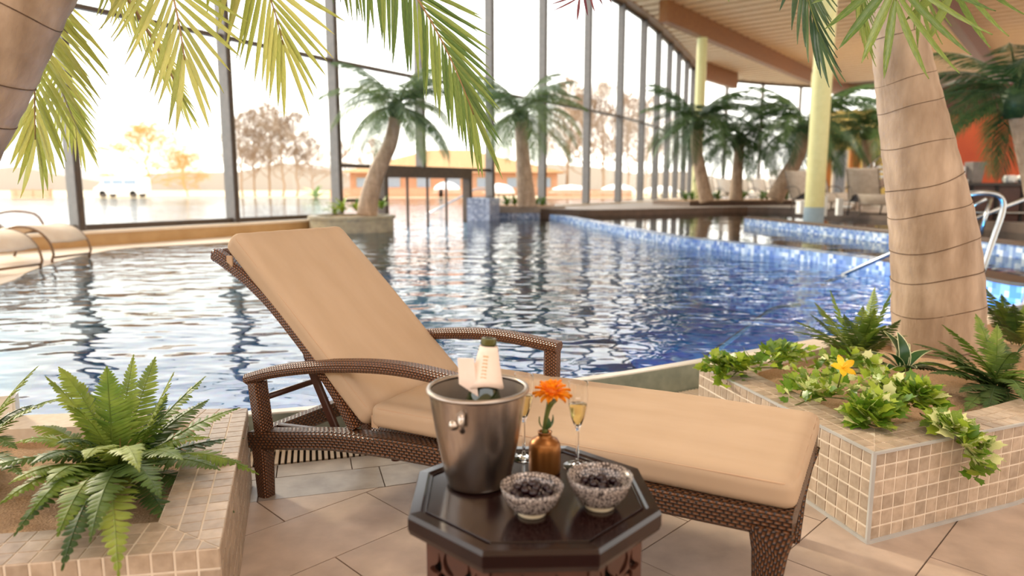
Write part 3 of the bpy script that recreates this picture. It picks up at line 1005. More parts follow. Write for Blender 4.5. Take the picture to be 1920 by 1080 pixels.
def perimeter(lx, ly, z, r, n=8):
    out = []
    for cx, cy, a0 in ((lx / 2 - r, ly / 2 - r, 0), (-lx / 2 + r, ly / 2 - r, 90), (-lx / 2 + r, -ly / 2 + r, 180), (lx / 2 - r, -ly / 2 + r, 270)):
        for i in range(n + 1):
            a = R(a0 + 90 * i / n)
            out.append(Vector((cx + r * math.cos(a), cy + r * math.sin(a), z)))
    out.append(out[0])
    return out
sc_ = cushion('seat_cushion', 1.405, .655, .088, .032, lg, .008)
sc_.location = (1.268, LW / 2, .424)
sc_.rotation_euler = (0, R(-.3), 0)
MB().tube(perimeter(1.388, .640, .030, .035), .0032, 6).build('piping', M['piping'], sc_, True)
bc = cushion('back_cushion', .93, .615, .092, .034, lg, .010)
nx = Vector((-.735, 0, .678)); nz = Vector((.678, 0, .735))
bc.matrix_local = Matrix.Translation(Vector((.207, LW / 2, .708)) - nz * .006) @ Matrix(((nx.x, 0, nz.x, 0), (0, -1, 0, 0), (nx.z, 0, nz.z, 0), (0, 0, 0, 1)))
MB().tube(perimeter(.912, .60, .030, .035), .0032, 6).build('piping', M['piping'], bc, True)
for px_, pz_ in ((.575, .395), (-.13, .93)):
    MB().box((px_, .045, pz_), (.03, .006, .045)).build('tie_tab', M['piping'], lg)

# ================================================================== OCTAGONAL TABLE
TZ = .563
corners = [at(766, 964, TZ), at(1242, 964, TZ), at(1201, 876.5, TZ), at(784, 876.5, TZ)]
tcx = sum(p.x for p in corners) / 4; tcy = sum(p.y for p in corners) / 4
OR = ((corners[1] - corners[0]).length + (corners[2] - corners[3]).length) / 2 / 2 / math.cos(R(22.5))
tb = thing('octagonal_table', 'dark octagonal side table with fretwork sides in front of the lounger', 'table', (tcx, tcy, 0), R(2.0))
def octa(prof, name, mat, parent, cap=(True, True)):
    return MB().lathe([(r, z) for r, z in prof], 8, (0, 0, 0), R(22.5), cap=cap).build(name, mat, parent)
octa([(OR * .90, TZ - .05), (OR * .985, TZ - .045), (OR, TZ - .034), (OR, TZ - .010), (OR * .985, TZ - .001), (OR * .905, TZ), (OR * .885, TZ - .005), (OR * .87, TZ - .005), (0, TZ - .0045)], 'table_top', M['tablewood'], tb)
octa([(OR * .868, TZ - .0044), (OR * .862, TZ - .001), (OR * .855, TZ - .0038)], 'bead', M['tablewood'], tb, (False, False))
AP = OR * math.cos(R(22.5)) * .845
PW = 2 * AP * math.tan(R(22.5))
octa([(AP * 1.075, TZ - .058), (AP * 1.082, TZ - .05)], 'apron', M['tablewood'], tb)
octa([(AP * .99, .02), (AP * .99, TZ - .06)], 'hollow_shade', M['blackwood'], tb)  # near-black solid stands in for the shade inside the hollow table
def fret_mesh():
    cu = bpy.data.curves.new('fret', 'CURVE')
    cu.dimensions = '2D'; cu.fill_mode = 'BOTH'; cu.extrude = .005
    def spl(pts):
        sp = cu.splines.new('POLY'); sp.points.add(len(pts) - 1)
        for q, p in zip(sp.points, pts): q.co = (p[0], p[1], 0, 1)
        sp.use_cyclic_u = True
    w, h = PW / 2 * .99, .502
    spl([(-w, 0), (-w * .55, 0), (-w * .5, .10), (-w * .25, .17), (0, .19), (w * .25, .17), (w * .5, .10), (w * .55, 0), (w, 0), (w, h), (-w, h)])
    def blob(cx, cy, L, wd, ang, curl):
        a, b = [], []
        for i in range(11):
            t = i / 10
            th = ang + curl * (t - .5)
            x = cx + L * (t - .5) * math.cos(ang) - curl * L * .35 * math.sin(ang) * (4 * (t - .5) ** 2 - .5)
            y = cy + L * (t - .5) * math.sin(ang) + curl * L * .35 * math.cos(ang) * (4 * (t - .5) ** 2 - .5)
            r = wd * math.sin(math.pi * min(1, max(.04, t ** .6))) + .0012
            a.append((x - r * math.sin(th), y + r * math.cos(th))); b.append((x + r * math.sin(th), y - r * math.cos(th)))
        spl(a + b[::-1])
    for s_ in (-1, 1):
        for k in range(5):
            y = h - .038 - k * .062
            blob(s_ * w * .30, y, .05, .0075, R(90 - s_ * 25), s_ * .8)
            blob(s_ * w * .68, y - .012, .052, .0085, R(90 + s_ * 30), -s_ * .9)
        for k in range(5):
            blob(s_ * w * .49, h - .074 - k * .062, .034, .005, R(90 + s_ * 55), s_ * 1.1)
    for k in range(5):
        blob(0, h - .07 - k * .062, .036, .006, R(90), .2)
    ob = bpy.data.objects.new('fret_tmp', cu); COL.objects.link(ob)
    dg = bpy.context.evaluated_depsgraph_get()
    me = bpy.data.meshes.new_from_object(ob.evaluated_get(dg))
    bpy.data.objects.remove(ob)
    me.materials.clear(); me.materials.append(M['fret'])
    return me
fm = fret_mesh()
for k in range(8):
    a = R(45 * k)
    o = link('fretwork_panel', fm, tb)
    n_ = Vector((math.cos(a), math.sin(a), 0))
    o.matrix_local = Matrix.Translation(n_ * (AP + .0) + Vector((0, 0, .005))) @ Matrix(((-n_.y, 0, n_.x, 0), (n_.x, 0, n_.y, 0), (0, 1, 0, 0), (0, 0, 0, 1)))
TT = TZ - .0045

# ------------------------------------------------------------------ champagne bucket
def zat(v, Y, u=960):
    d = ray(u, v)
    return CAM_H + d.z * Y / d.y
bpos = at(897, 903, TT); bpos.z = TT
BH = zat(726, bpos.y) - TT
def pxw(npx, p):
    return npx / F_PX * (p.y * CP + (CAM_H - p.z) * SP)
BR = pxw(190, bpos + Vector((0, 0, BH))) / 2
BB = pxw(121, bpos) / 2
bu = thing('champagne_bucket', 'brushed steel champagne bucket on the octagonal table', 'bucket', bpos)
o = MB().lathe([(BB * .9, 0), (BB * .97, .003), (BB, .010), (BB + (BR - BB) * .5, BH * .5), (BR * .965, BH - .006)], 56, cap=(True, False)).build('body', M['steel'], bu, True)
MB().lathe([(BR * .955, BH - .004), (BB + (BR - BB) * .5 - .003, BH * .5), (BB - .003, .014), (0, .012)], 56, cap=(False, False)).build('lining', M['lining'], bu, True)
o.data.set_sharp_from_angle(angle=R(50))
rimp = [(BR * .968 + .0055 * math.cos(a), BH - .002 + .0055 * math.sin(a)) for a in [2 * math.pi * k / 10 for k in range(11)]]
MB().lathe(rimp[:-1] + [rimp[0]], 56, cap=(False, False)).build('rim', M['steel_in'], bu, True)
for sgn in (0, math.pi):
    a = R(-104) + sgn
    n_ = Vector((math.cos(a), math.sin(a), 0)); t_ = Vector((-n_.y, n_.x, 0))
    rr_ = BB + (BR - BB) * .8
    c = n_ * (rr_ + .002) + up * (BH * .80)
    h_ = MB().tube([c - t_ * .0 + up * .02, c + n_ * .012 + up * .012, c + n_ * .014 - up * .008, c + n_ * .004 - up * .02], [.006, .007, .007, .006], 10).build('lug', M['steel'], bu, True)
    kn = MB().lathe([(0, -.011), (.008, -.008), (.011, 0), (.008, .008), (0, .011)], 16, c + n_ * .014 - t_ * .016 - up * .004).build('knob', M['steel'], bu, True)

# bottle
bt = thing('champagne_bottle', 'dark green bottle tilted in the steel bucket', 'bottle', bpos + Vector((-.002, .0, .016)))
top = atY(917, 634, bpos.y + .022)
ax = (top - bt.location); BL = ax.length
az_ = ax.normalized(); ay_ = az_.cross(Vector((1, 0, 0))).normalized(); ax_ = ay_.cross(az_)
bt.rotation_euler = Matrix(((ax_.x, ay_.x, az_.x), (ax_.y, ay_.y, az_.y), (ax_.z, ay_.z, az_.z))).to_euler()
MB().lathe([(.036, 0), (.042, .006), (.043, BL * .48), (.040, BL * .56), (.031, BL * .64), (.021, BL * .73), (.0165, BL * .82), (.0145, BL * .93), (.0145, BL * .955)], 32).build('body', M['bottle'], bt, True)
o = MB().lathe([(.0145, BL * .950), (.0175, BL * .952), (.0178, BL * .985), (.016, BL), (.011, BL), (.011, BL * .97), (0, BL * .97)], 28).build('lip', M['seal'], bt, True)
o.data.set_sharp_from_angle(angle=R(50))
# napkin sleeve
nk = thing('napkin_sleeve', 'pale pink paper napkin wrapped round the bottle neck', 'napkin', bt.location)
nk.rotation_euler = bt.rotation_euler
mb = MB(); vs_, fs_ = [], []
NA, NZ = 40, 8
for i in range(NZ):
    f = i / (NZ - 1)
    for k in range(NA):
        a = 2 * math.pi * k / NA
        zlow = BL * .665 + .006 * math.sin(a * 1 + .6) - .008 * math.cos(2 * a)
        z = zlow + (BL * .945 - zlow) * f
        r = .0405 + (.0185 - .0405) * f ** .85 + .0012 * math.sin(3 * a + 1)
        vs_.append((r * math.cos(a), r * math.sin(a), z))
for i in range(NZ - 1):
    for k in range(NA):
        fs_.append((i * NA + k, i * NA + (k + 1) % NA, (i + 1) * NA + (k + 1) % NA, (i + 1) * NA + k))
mb.add(vs_, fs_)
o = mb.build('sleeve', M['paper'], nk, True)
md = o.modifiers.new('s', 'SOLIDIFY'); md.thickness = .0012; md.offset = 1
# folded flap at the left
mb = MB()
fl_ = [(-.012, -.0372, BL * .60), (-.058, -.010, BL * .66), (-.066, -.004, BL * .84), (-.030, -.0275, BL * .86)]
mb.add(fl_ + [(x * .97, y + .003, z) for x, y, z in fl_], [(0, 1, 2, 3), (7, 6, 5, 4), (0, 4, 5, 1), (1, 5, 6, 2), (2, 6, 7, 3), (3, 7, 4, 0)])
fix_normals(mb.build('flap', M['paper'], nk))
# faint vertical gold print (not legible)
random.seed(3)
for k in range(7):
    z = BL * (.735 + k * .024)
    r = .0405 + (.0185 - .0405) * ((z - BL * .665) / (BL * .28)) ** .85 + .0022
    a = R(-97)
    n_ = Vector((math.cos(a), math.sin(a), 0)); t_ = Vector((-n_.y, n_.x, 0))
    MB().box(n_ * r + up * z + t_ * .0, (.012 - .001 * (k % 3), .0008, .0038), (t_, n_, up)).build('print_mark', M['goldprint'], nk)

# ------------------------------------------------------------------ flutes
def flute(u, v, vt, label):
    p = at(u, v, TT); p.z = TT
    h = zat(vt, p.y) - TT
    t = thing('champagne_flute', label, 'glass', p, 0, 'champagne flutes')
    rr = .0235
    o = MB().lathe([(.033, .0), (.033, .0015), (.015, .004), (.005, .009), (.0036, .02), (.0034, h * .40), (.005, h * .455), (.0095, h * .50), (.017, h * .60), (.0222, h * .72), (.0238, h * .85), (.0228, h), (.0220, h), (.0230, h * .85), (.0214, h * .72), (.0162, h * .60), (.0088, h * .51), (0, h * .48)], 32).build('glass', M['glass'], t, True)
    o.data.set_sharp_from_angle(angle=R(60))
    MB().lathe([(0, h * .485), (.0084, h * .512), (.0158, h * .60), (.0209, h * .72), (.0215, h * .74), (0, h * .74)], 28).build('champagne', M['champagne'], t, True)
    return t
flute(1082, 874, 716, 'champagne flute to the right of the orange flower')
flute(982, 858, 700, 'champagne flute between the steel bucket and the bronze vase')

# ------------------------------------------------------------------ vase and flower
vp = at(1021, 884, TT); vp.z = TT
VH = zat(812, vp.y) - TT + .004
vr = pxw(60, vp) / 2
va = thing('bud_vase', 'small bronze bud vase holding the orange flower', 'vase', vp)
MB().lathe([(vr * .93, 0), (vr, .006), (vr * 1.0, VH * .55), (vr * .97, VH * .70), (vr * .82, VH * .80), (vr * .52, VH * .86), (vr * .42, VH * .90), (vr * .42, VH * .97), (vr * .46, VH), (vr * .36, VH), (vr * .34, VH * .9), (0, VH * .9)], 40).build('body', M['bronze'], va, True)
fc = atY(1035, 735, vp.y - .004)
fw = thing('orange_flower', 'orange marigold-like bloom with green stem in the bronze vase', 'flower', vp + up * (VH * .92))
st0 = Vector((0, 0, 0)); fcl = fc - fw.location
MB().tube(bez(st0, Vector((.0, 0, fcl.z * .5)), fcl - up * .018, 8), [.0075, .0065, .006, .0055, .0055, .006, .007, .009, .012], 10).build('stem', M['stem'], fw, True)
for a_ in (R(200), R(20), R(-70)):
    n_ = Vector((math.cos(a_), math.sin(a_), 0))
    mb = MB(); c = Vector((.003, 0, .012))
    pts = bez(c, c + n_ * .022 + up * .012, c + n_ * .016 + up * .034, 5)
    s_ = Vector((-n_.y, n_.x, 0))
    ws = [.003, .006, .007, .006, .004, .0005]
    vs_ = []
    for p, w in zip(pts, ws): vs_ += [p - s_ * w, p + n_ * .002, p + s_ * w]
    mb.add(vs_, [(i * 3 + k, i * 3 + k + 1, i * 3 + k + 4, i * 3 + k + 3) for i in range(5) for k in range(2)])
    mb.build('leaf', M['fern_dark'], fw, True)
MB().lathe([(0, -.014), (.012, -.010), (.016, 0), (.010, .012), (0, .016)], 16, fcl).build('centre', M['petal_o'], fw, True)
pet = MB(); vs_ = []
ws = [.15, .34, .46, .48, .36, .05]
for i, w in enumerate(ws):
    y = i / 5
    vs_ += [(-w, y, .10 * math.sin(y * 2)), (0, y, .05 * math.sin(y * 2) - .12 * y * y), (w, y, .10 * math.sin(y * 2))]
pet.add(vs_, [(i * 3 + k, i * 3 + k + 1, i * 3 + k + 4, i * 3 + k + 3) for i in range(5) for k in range(2)])
pet_me = pet.mesh('petal', M['petal_o'], True)
random.seed(5)
for ring, (cnt, el, L_) in enumerate(((13, -18, .042), (13, 8, .038), (11, 34, .032), (9, 58, .027), (5, 80, .022))):
    for k in range(cnt):
        a = 2 * math.pi * k / cnt + ring * .37 + random.uniform(-.12, .12)
        e = R(el + random.uniform(-9, 9))
        dr = Vector((math.cos(a) * math.cos(e), math.sin(a) * math.cos(e), math.sin(e)))
        sd_ = Vector((-math.sin(a), math.cos(a), 0)); nn_ = sd_.cross(dr) * -1
        LL = L_ * random.uniform(.88, 1.12); w = .0165
        o = link('petal', pet_me, fw)
        o.matrix_local = Matrix.Translation(fcl + dr * .003) @ Matrix(((sd_.x * w, dr.x * LL, nn_.x * LL, 0), (sd_.y * w, dr.y * LL, nn_.y * LL, 0), (sd_.z * w, dr.z * LL, nn_.z * LL, 0), (0, 0, 0, 1)))

# ------------------------------------------------------------------ bowls and berries
berry_me = MB().lathe([(0, -1), (.38, -.93), (.71, -.71), (.93, -.38), (1, 0), (.93, .38), (.71, .71), (.38, .93), (0, 1)], 14).mesh('berry', M['berry'], True)
def bowl(u, v, vrim, wpx, label, blabel, grp, seed, tilt=0):
    p = at(u, v, TT); p.z = TT
    h = zat(vrim, p.y) - TT
    r = pxw(wpx, p + up * h) / 2
    t = thing('patterned_bowl', label, 'bowl', p, R(seed * 40), 'patterned snack bowls')
    h0 = .008
    prof = [(r * .44, h0), (r * .62, h0 + .006), (r * .80, h * .45), (r * .93, h * .74), (r, h), (r * .975, h), (r * .90, h * .74), (r * .76, h * .47), (r * .52, h0 + .010), (0, h0 + .007)]
    MB().lathe(prof, 48).build('body', M['bowl'], t, True)
    MB().lathe([(r * .42, 0), (r * .45, .001), (r * .44, h0 + .003), (0, h0 + .003)], 40).build('foot', M['bowlfoot'], t, True)
    rng = random.Random(seed)
    br = .0092
    spots = []
    layers = [(h0 + .012 + br, r * .40, 7), (h0 + .012 + br * 2.75, r * .56, 10)]
    for zc, rad, n in layers:
        for k in range(n):
            a = 2 * math.pi * k / n + rng.uniform(-.1, .1)
            spots.append((rad * math.cos(a), rad * math.sin(a), zc))
    spots += [(0, 0, h0 + .010 + br), (r * .14, r * .1, h0 + .012 + br * 3.3), (-r * .2, -.05 * r, h0 + .012 + br * 3.2), (r * .04, -.24 * r, h0 + .012 + br * 3.2), (.05 * r, r * .32, h0 + .012 + br * 3.6)]
    for x, y, z in spots:
        o = link('berry', berry_me)
        tag(o, blabel, 'berry', grp)
        o.location = p + Vector((x, y, z))
        s_ = br * rng.uniform(.93, 1.07)
        o.scale = (s_, s_, s_ * .95)
bowl(997, 962, 909, 119, 'left black and white patterned bowl of dark berries in front of the bucket', 'glossy dark berry in the left patterned bowl', 'berries in the left bowl', 1)
bowl(1124, 949, 890, 123, 'right black and white patterned bowl of dark berries at the table edge', 'glossy dark berry in the right patterned bowl', 'berries in the right bowl', 2)

# ================================================================== PLANTERS
def inset(poly, d):
    n = len(poly); out = []
    ar = sum(a[0] * b[1] - a[1] * b[0] for a, b in zip(poly, poly[1:] + poly[:1]))
    sg = 1 if ar > 0 else -1
    for i in range(n):
        p0, p1, p2 = Vector(poly[i - 1]), Vector(poly[i]), Vector(poly[(i + 1) % n])
        a = (p1 - p0).normalized(); b = (p2 - p1).normalized()
        na, nb = Vector((-a.y, a.x)) * sg, Vector((-b.y, b.x)) * sg
        m = (na + nb)
        m = m / max(.2, m.dot(na))
        q = p1 + m * d
        out.append((q.x, q.y))
    return out
def planter(name, label, poly, h, edges, soil_seed, tiles_rows=6, pitch=.055):
    """edges: indices of polygon edges to be tiled on face and top"""
    t = thing(name, label, 'planter', (0, 0, 0))
    inn = inset(poly, .172)
    n = len(poly)
    vs_, fs_ = [], []
    o_ = inset(poly, .0022); 
    for z, pl in ((0, o_), (h - .0022, o_), (h - .0022, inn), (0.05, inn)):
        vs_ += [(x, y, z) for x, y in pl]
    for lay in range(3):
        for i in range(n):
            j = (i + 1) % n
            fs_.append((lay * n + i, lay * n + j, (lay + 1) * n + j, (lay + 1) * n + i))
    mb = MB(); mb.add(vs_, fs_)
    body = fix_normals(mb.build('grout_body', M['grout'], t))
    # soil
    bm = bmesh.new()
    f = bm.faces.new([bm.verts.new((x, y, h - .05)) for x, y in inn])
    bmesh.ops.triangulate(bm, faces=[f])
    for _ in range(5):
        bmesh.ops.subdivide_edges(bm, edges=[e for e in bm.edges if e.calc_length() > .07], cuts=1)
        bmesh.ops.triangulate(bm, faces=[q for q in bm.faces if len(q.verts) > 3])
    rng = random.Random(soil_seed)
    for v in bm.verts:
        v.co.z += .014 * math.sin(v.co.x * 7 + 1) * math.cos(v.co.y * 6) + rng.uniform(-.006, .006)
    bmesh.ops.recalc_face_normals(bm, faces=bm.faces)
    if sum(q.normal.z for q in bm.faces) < 0: bmesh.ops.reverse_faces(bm, faces=bm.faces)
    me = bpy.data.meshes.new('soil'); bm.to_mesh(me); bm.free(); me.materials.append(M['sand'])
    me.polygons.foreach_set('use_smooth', [True] * len(me.polygons))
    so = link('soil', me, t)
    pieces = []
    ar = sum(a[0] * b[1] - a[1] * b[0] for a, b in zip(poly, poly[1:] + poly[:1]))
    sg = 1 if ar > 0 else -1
    for ei in edges:
        a, b = Vector(poly[ei]), Vector(poly[(ei + 1) % n])
        d = (b - a); L = d.length; d.normalize()
        out_ = Vector((d.y, -d.x)) * sg
        cnt = max(1, round(L / pitch)); pw = L / cnt; g = .0028
        ia, ib = Vector(inn[ei]), Vector(inn[(ei + 1) % n])
        for k in range(cnt):
            s0, s1 = k * pw + g, (k + 1) * pw - g
            # face
            for r_ in range(tiles_rows):
                z0, z1 = r_ * h / tiles_rows + g, (r_ + 1) * h / tiles_rows - g
                p0, p1 = a + d * s0, a + d * s1
                q = [(p0.x, p0.y), (p1.x, p1.y)]
                pieces.append(('f', (p0 + p1) / 2, (z0 + z1) / 2, (p0, p1, -out_, z0, z1)))
            # top
            for r_ in range(3):
                w0, w1 = r_ * .0573 + g, (r_ + 1) * .0573 - g
                q = [a + d * s0 - out_ * w0, a + d * s1 - out_ * w0, a + d * s1 - out_ * w1, a + d * s0 - out_ * w1]
                P = [(x.x, x.y) for x in q]
                for c0, c1, keep in ((a, ia, -1), (b, ib, 1)):
                    md = (c1 - c0).normalized()
                    nn_ = Vector((-md.y, md.x))
                    if nn_.dot(d) * keep < 0: nn_ = -nn_
                    if keep == -1 and nn_.dot(d) > 0: nn_ = -nn_
                    P = clip(P, c0 - nn_ * .0022, (nn_.x, nn_.y))
                    if len(P) < 3: break
                if len(P) >= 3 and area(P) > .0002:
                    pieces.append(('t', (q[0] + q[2]) / 2, h, P))
    pieces.sort(key=lambda p: (Vector((p[1].x, p[1].y, p[2])) - Vector((0, 0, CAM_H))).length)
    rest = MB()
    for i, p in enumerate(pieces):
        mb = MB() if i < 296 else rest
        if p[0] == 'f':
            p0, p1, inw, z0, z1 = p[3]
            e = .0016
            dd = (p1 - p0).normalized()
            f0 = [(p0.x, p0.y), (p1.x, p1.y)]
            b0, b1 = p0 + inw * .01, p1 + inw * .01
            m0, m1 = p0 + inw * e, p1 + inw * e
            c0, c1 = p0 + dd * e, p1 - dd * e
            vs_ = [(b0.x, b0.y, z0), (b1.x, b1.y, z0), (b1.x, b1.y, z1), (b0.x, b0.y, z1),
                   (m0.x, m0.y, z0), (m1.x, m1.y, z0), (m1.x, m1.y, z1), (m0.x, m0.y, z1),
                   (c0.x, c0.y, z0 + e), (c1.x, c1.y, z0 + e), (c1.x, c1.y, z1 - e), (c0.x, c0.y, z1 - e)]
            fs_ = [(8, 9, 10, 11)] + [(4 + k, 4 + (k + 1) % 4, 8 + (k + 1) % 4, 8 + k) for k in range(4)] + [(k, (k + 1) % 4, 4 + (k + 1) % 4, 4 + k) for k in range(4)]
            if dd.x * (-inw.y) - dd.y * (-inw.x) > 0:
                fs_ = [f_[::-1] for f_ in fs_]
            mb.add(vs_, fs_)
        else:
            mb.prism(p[3], h - .008, h)
        if i < 296: fix_normals(mb.build('tile', M['tile'], t)) if p[0] == 't' else mb.build('tile', M['tile'], t)
    if rest.f:
        o = fix_normals(rest.build('tile_field', M['tile'], t)); o['kind'] = 'stuff'
    return t
PH = .33
pr = planter('tiled_planter', 'beige mosaic planter on the right with the big palm trunk', PL_R, PH, [0, 1, 7], 1)
c0 = PL_R[0]
MB().box((c0[0] - .001, c0[1] - .001, PH / 2), (.012, .012, PH)).build('corner_trim', M['trimmetal'], pr)
a_, b_ = Vector(PL_R[7]), Vector(PL_R[0])
for (p, q) in ((Vector(PL_R[7]), Vector(PL_R[0])), (Vector(PL_R[0]), Vector(PL_R[1])), (Vector(PL_R[1]), Vector(PL_R[2]))):
    d = (q - p); L_ = d.length; d.normalize(); n_ = Vector((d.y, -d.x))
    c = (p + q) / 2 + n_ * .002
    MB().box((c.x, c.y, PH - .004), (L_, .008, .010), (Vector((d.x, d.y, 0)), Vector((n_.x, n_.y, 0)), up)).build('edge_trim', M['trimmetal'], pr)
    MB().box((c.x, c.y, .006), (L_, .012, .012), (Vector((d.x, d.y, 0)), Vector((n_.x, n_.y, 0)), up)).build('base_trim', M['trimmetal'], pr)
eL = [i for i in range(len(PL_L))]
pll = planter('tiled_planter.001', 'beige mosaic planter on the left filled with ferns', PL_L, PH, [0, 3, 4, 2][0:0] or [2, 3, 4], 2)
SZ = PH - .05

# ================================================================== FERNS
def fern_frond(base, tip, arch, width, rng, n=30, lean=None):
    """mesh of one fern frond: arched midrib with paired toothed leaflets"""
    base, tip = Vector(base), Vector(tip)
    mid = (base + tip) / 2 + Vector((0, 0, arch))
    if lean: mid += Vector(lean)
    pts = bez(base, mid, tip, n)
    mb = MB()
    L = sum((b - a).length for a, b in zip(pts, pts[1:]))
    mb.tube(pts, [.0032 * (1 - .75 * i / n) + .0006 for i in range(n + 1)], 4, False)
    for i in range(2, n + 1):
        t = i / n
        p = pts[i]
        tan = (pts[min(i + 1, n)] - pts[i - 1]).normalized()
        side = tan.cross(Vector((0, 0, 1)))
        if side.length < .05: side = Vector((1, 0, 0))
        side.normalize()
        nrm = side.cross(tan).normalized()
        prof = min(1, (t - .02) / .22) ** .7 * (1 - max(0, (t - .45) / .55) ** 1.5) + .06
        ll = width * prof
        for s_ in (-1, 1):
            l_ = ll * rng.uniform(.88, 1.08)
            dr = (side * s_ * .9 + tan * rng.uniform(.30, .42) - nrm * rng.uniform(-.05, .22)).normalized()
            wv = tan * (L / n * .50)
            q0 = p
            q1 = p + dr * l_ * .35
            q2 = p + dr * l_ * .75 - nrm * l_ * .05
            q3 = p + dr * l_ - nrm * l_ * .12
            fold = nrm * (.12 * L / n)
            vs_ = [q0 - wv * .8, q0 + wv * .8, q1 - wv * 1.0 - fold, q1 + fold * 0, q1 + wv * 1.0 - fold, q2 - wv * .75, q2 + fold, q2 + wv * .75, q3]
            mb.add(vs_, [(0, 3, 2), (0, 1, 3), (1, 4, 3), (2, 3, 6, 5), (3, 4, 7, 6), (5, 6, 8), (6, 7, 8)])
    return mb
def fern(label, crown, tips, seed, mats, width=.06, cat='fern', n=30):
    t = thing('fern', label, cat, crown)
    rng = random.Random(seed)
    for k, tp in enumerate(tips):
        tip, arch = Vector(tp[0]), tp[1]
        b = Vector((rng.uniform(-.025, .025), rng.uniform(-.025, .025), 0))
        m = mats[tp[2]] if len(tp) > 2 else mats[k % len(mats)]
        fern_frond(b, tip - Vector(crown), arch, width * rng.uniform(.85, 1.15), rng, n).build('frond', m, t, True)
    return t
cr = at(228, 885, .30); cr.z = SZ + .005
CY = cr.y
def T(u, v, Y, arch=.10, m=None):
    p = atY(u, v, Y)
    return (p, arch) if m is None else (p, arch, m)
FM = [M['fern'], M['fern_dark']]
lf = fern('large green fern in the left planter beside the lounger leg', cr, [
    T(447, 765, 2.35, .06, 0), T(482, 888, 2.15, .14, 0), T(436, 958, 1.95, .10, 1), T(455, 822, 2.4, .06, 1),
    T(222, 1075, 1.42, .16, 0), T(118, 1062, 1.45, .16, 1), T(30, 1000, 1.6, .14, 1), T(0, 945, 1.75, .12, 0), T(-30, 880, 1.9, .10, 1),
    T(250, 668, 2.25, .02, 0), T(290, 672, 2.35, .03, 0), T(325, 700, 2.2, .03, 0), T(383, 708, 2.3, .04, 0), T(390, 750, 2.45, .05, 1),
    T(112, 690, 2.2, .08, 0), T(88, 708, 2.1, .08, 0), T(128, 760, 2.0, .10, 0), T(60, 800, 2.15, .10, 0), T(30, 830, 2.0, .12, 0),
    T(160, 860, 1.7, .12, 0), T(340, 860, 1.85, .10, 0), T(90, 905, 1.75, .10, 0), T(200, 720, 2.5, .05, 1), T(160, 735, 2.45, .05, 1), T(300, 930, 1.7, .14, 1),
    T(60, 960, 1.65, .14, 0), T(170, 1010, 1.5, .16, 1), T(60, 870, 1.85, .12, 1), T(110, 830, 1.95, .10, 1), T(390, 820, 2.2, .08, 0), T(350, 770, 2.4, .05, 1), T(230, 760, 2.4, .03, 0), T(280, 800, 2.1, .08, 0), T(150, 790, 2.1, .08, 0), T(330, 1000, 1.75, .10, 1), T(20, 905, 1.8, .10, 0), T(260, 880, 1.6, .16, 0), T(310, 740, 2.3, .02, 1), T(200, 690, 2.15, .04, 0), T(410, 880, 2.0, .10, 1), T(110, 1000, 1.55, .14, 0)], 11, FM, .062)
# dry stems in the middle of the fern
mb = MB()
rng = random.Random(4)
for k in range(9):
    a = rng.uniform(0, 6.28); tp = Vector((math.cos(a) * .10, math.sin(a) * .08, rng.uniform(.10, .17)))
    mb.tube(bez(Vector((0, 0, 0)), Vector((tp.x * .3, tp.y * .3, tp.z * .9)), tp, 5), [.003, .003, .0028, .0022, .0015, .0006], 4, False)
mb.build('dry_stems', M['drystem'], lf, True)
cr2 = at(-70, 870, .30); cr2.z = SZ + .005
fern('fern at the left picture edge, mostly out of view', cr2, [T(70, 688, 2.3, .06, 0), T(125, 745, 2.2, .10, 0), T(60, 760, 2.35, .08, 1), T(40, 890, 1.9, .10, 1), T(-120, 720, 2.3, .05, 0), T(30, 840, 2.1, .12, 1), T(-160, 900, 1.8, .1, 0), T(-60, 1000, 1.6, .1, 1)], 12, FM, .055)
# pale block at the pool edge
o = MB().box((0, 0, .0), (.055, .09, .09)).build('stone_block', M['rimtile'])
p_ = atY(20, 790, 2.62); o.location = (p_.x, p_.y, PH + .046); o.rotation_euler = (0, 0, R(25))
bm = bmesh.new(); bm.from_mesh(o.data); bmesh.ops.bevel(bm, geom=bm.edges[:], offset=.008, segments=2, affect='EDGES'); bm.to_mesh(o.data); bm.free()
tag(o, 'small cream stone block on the left planter edge at the pool', 'block')

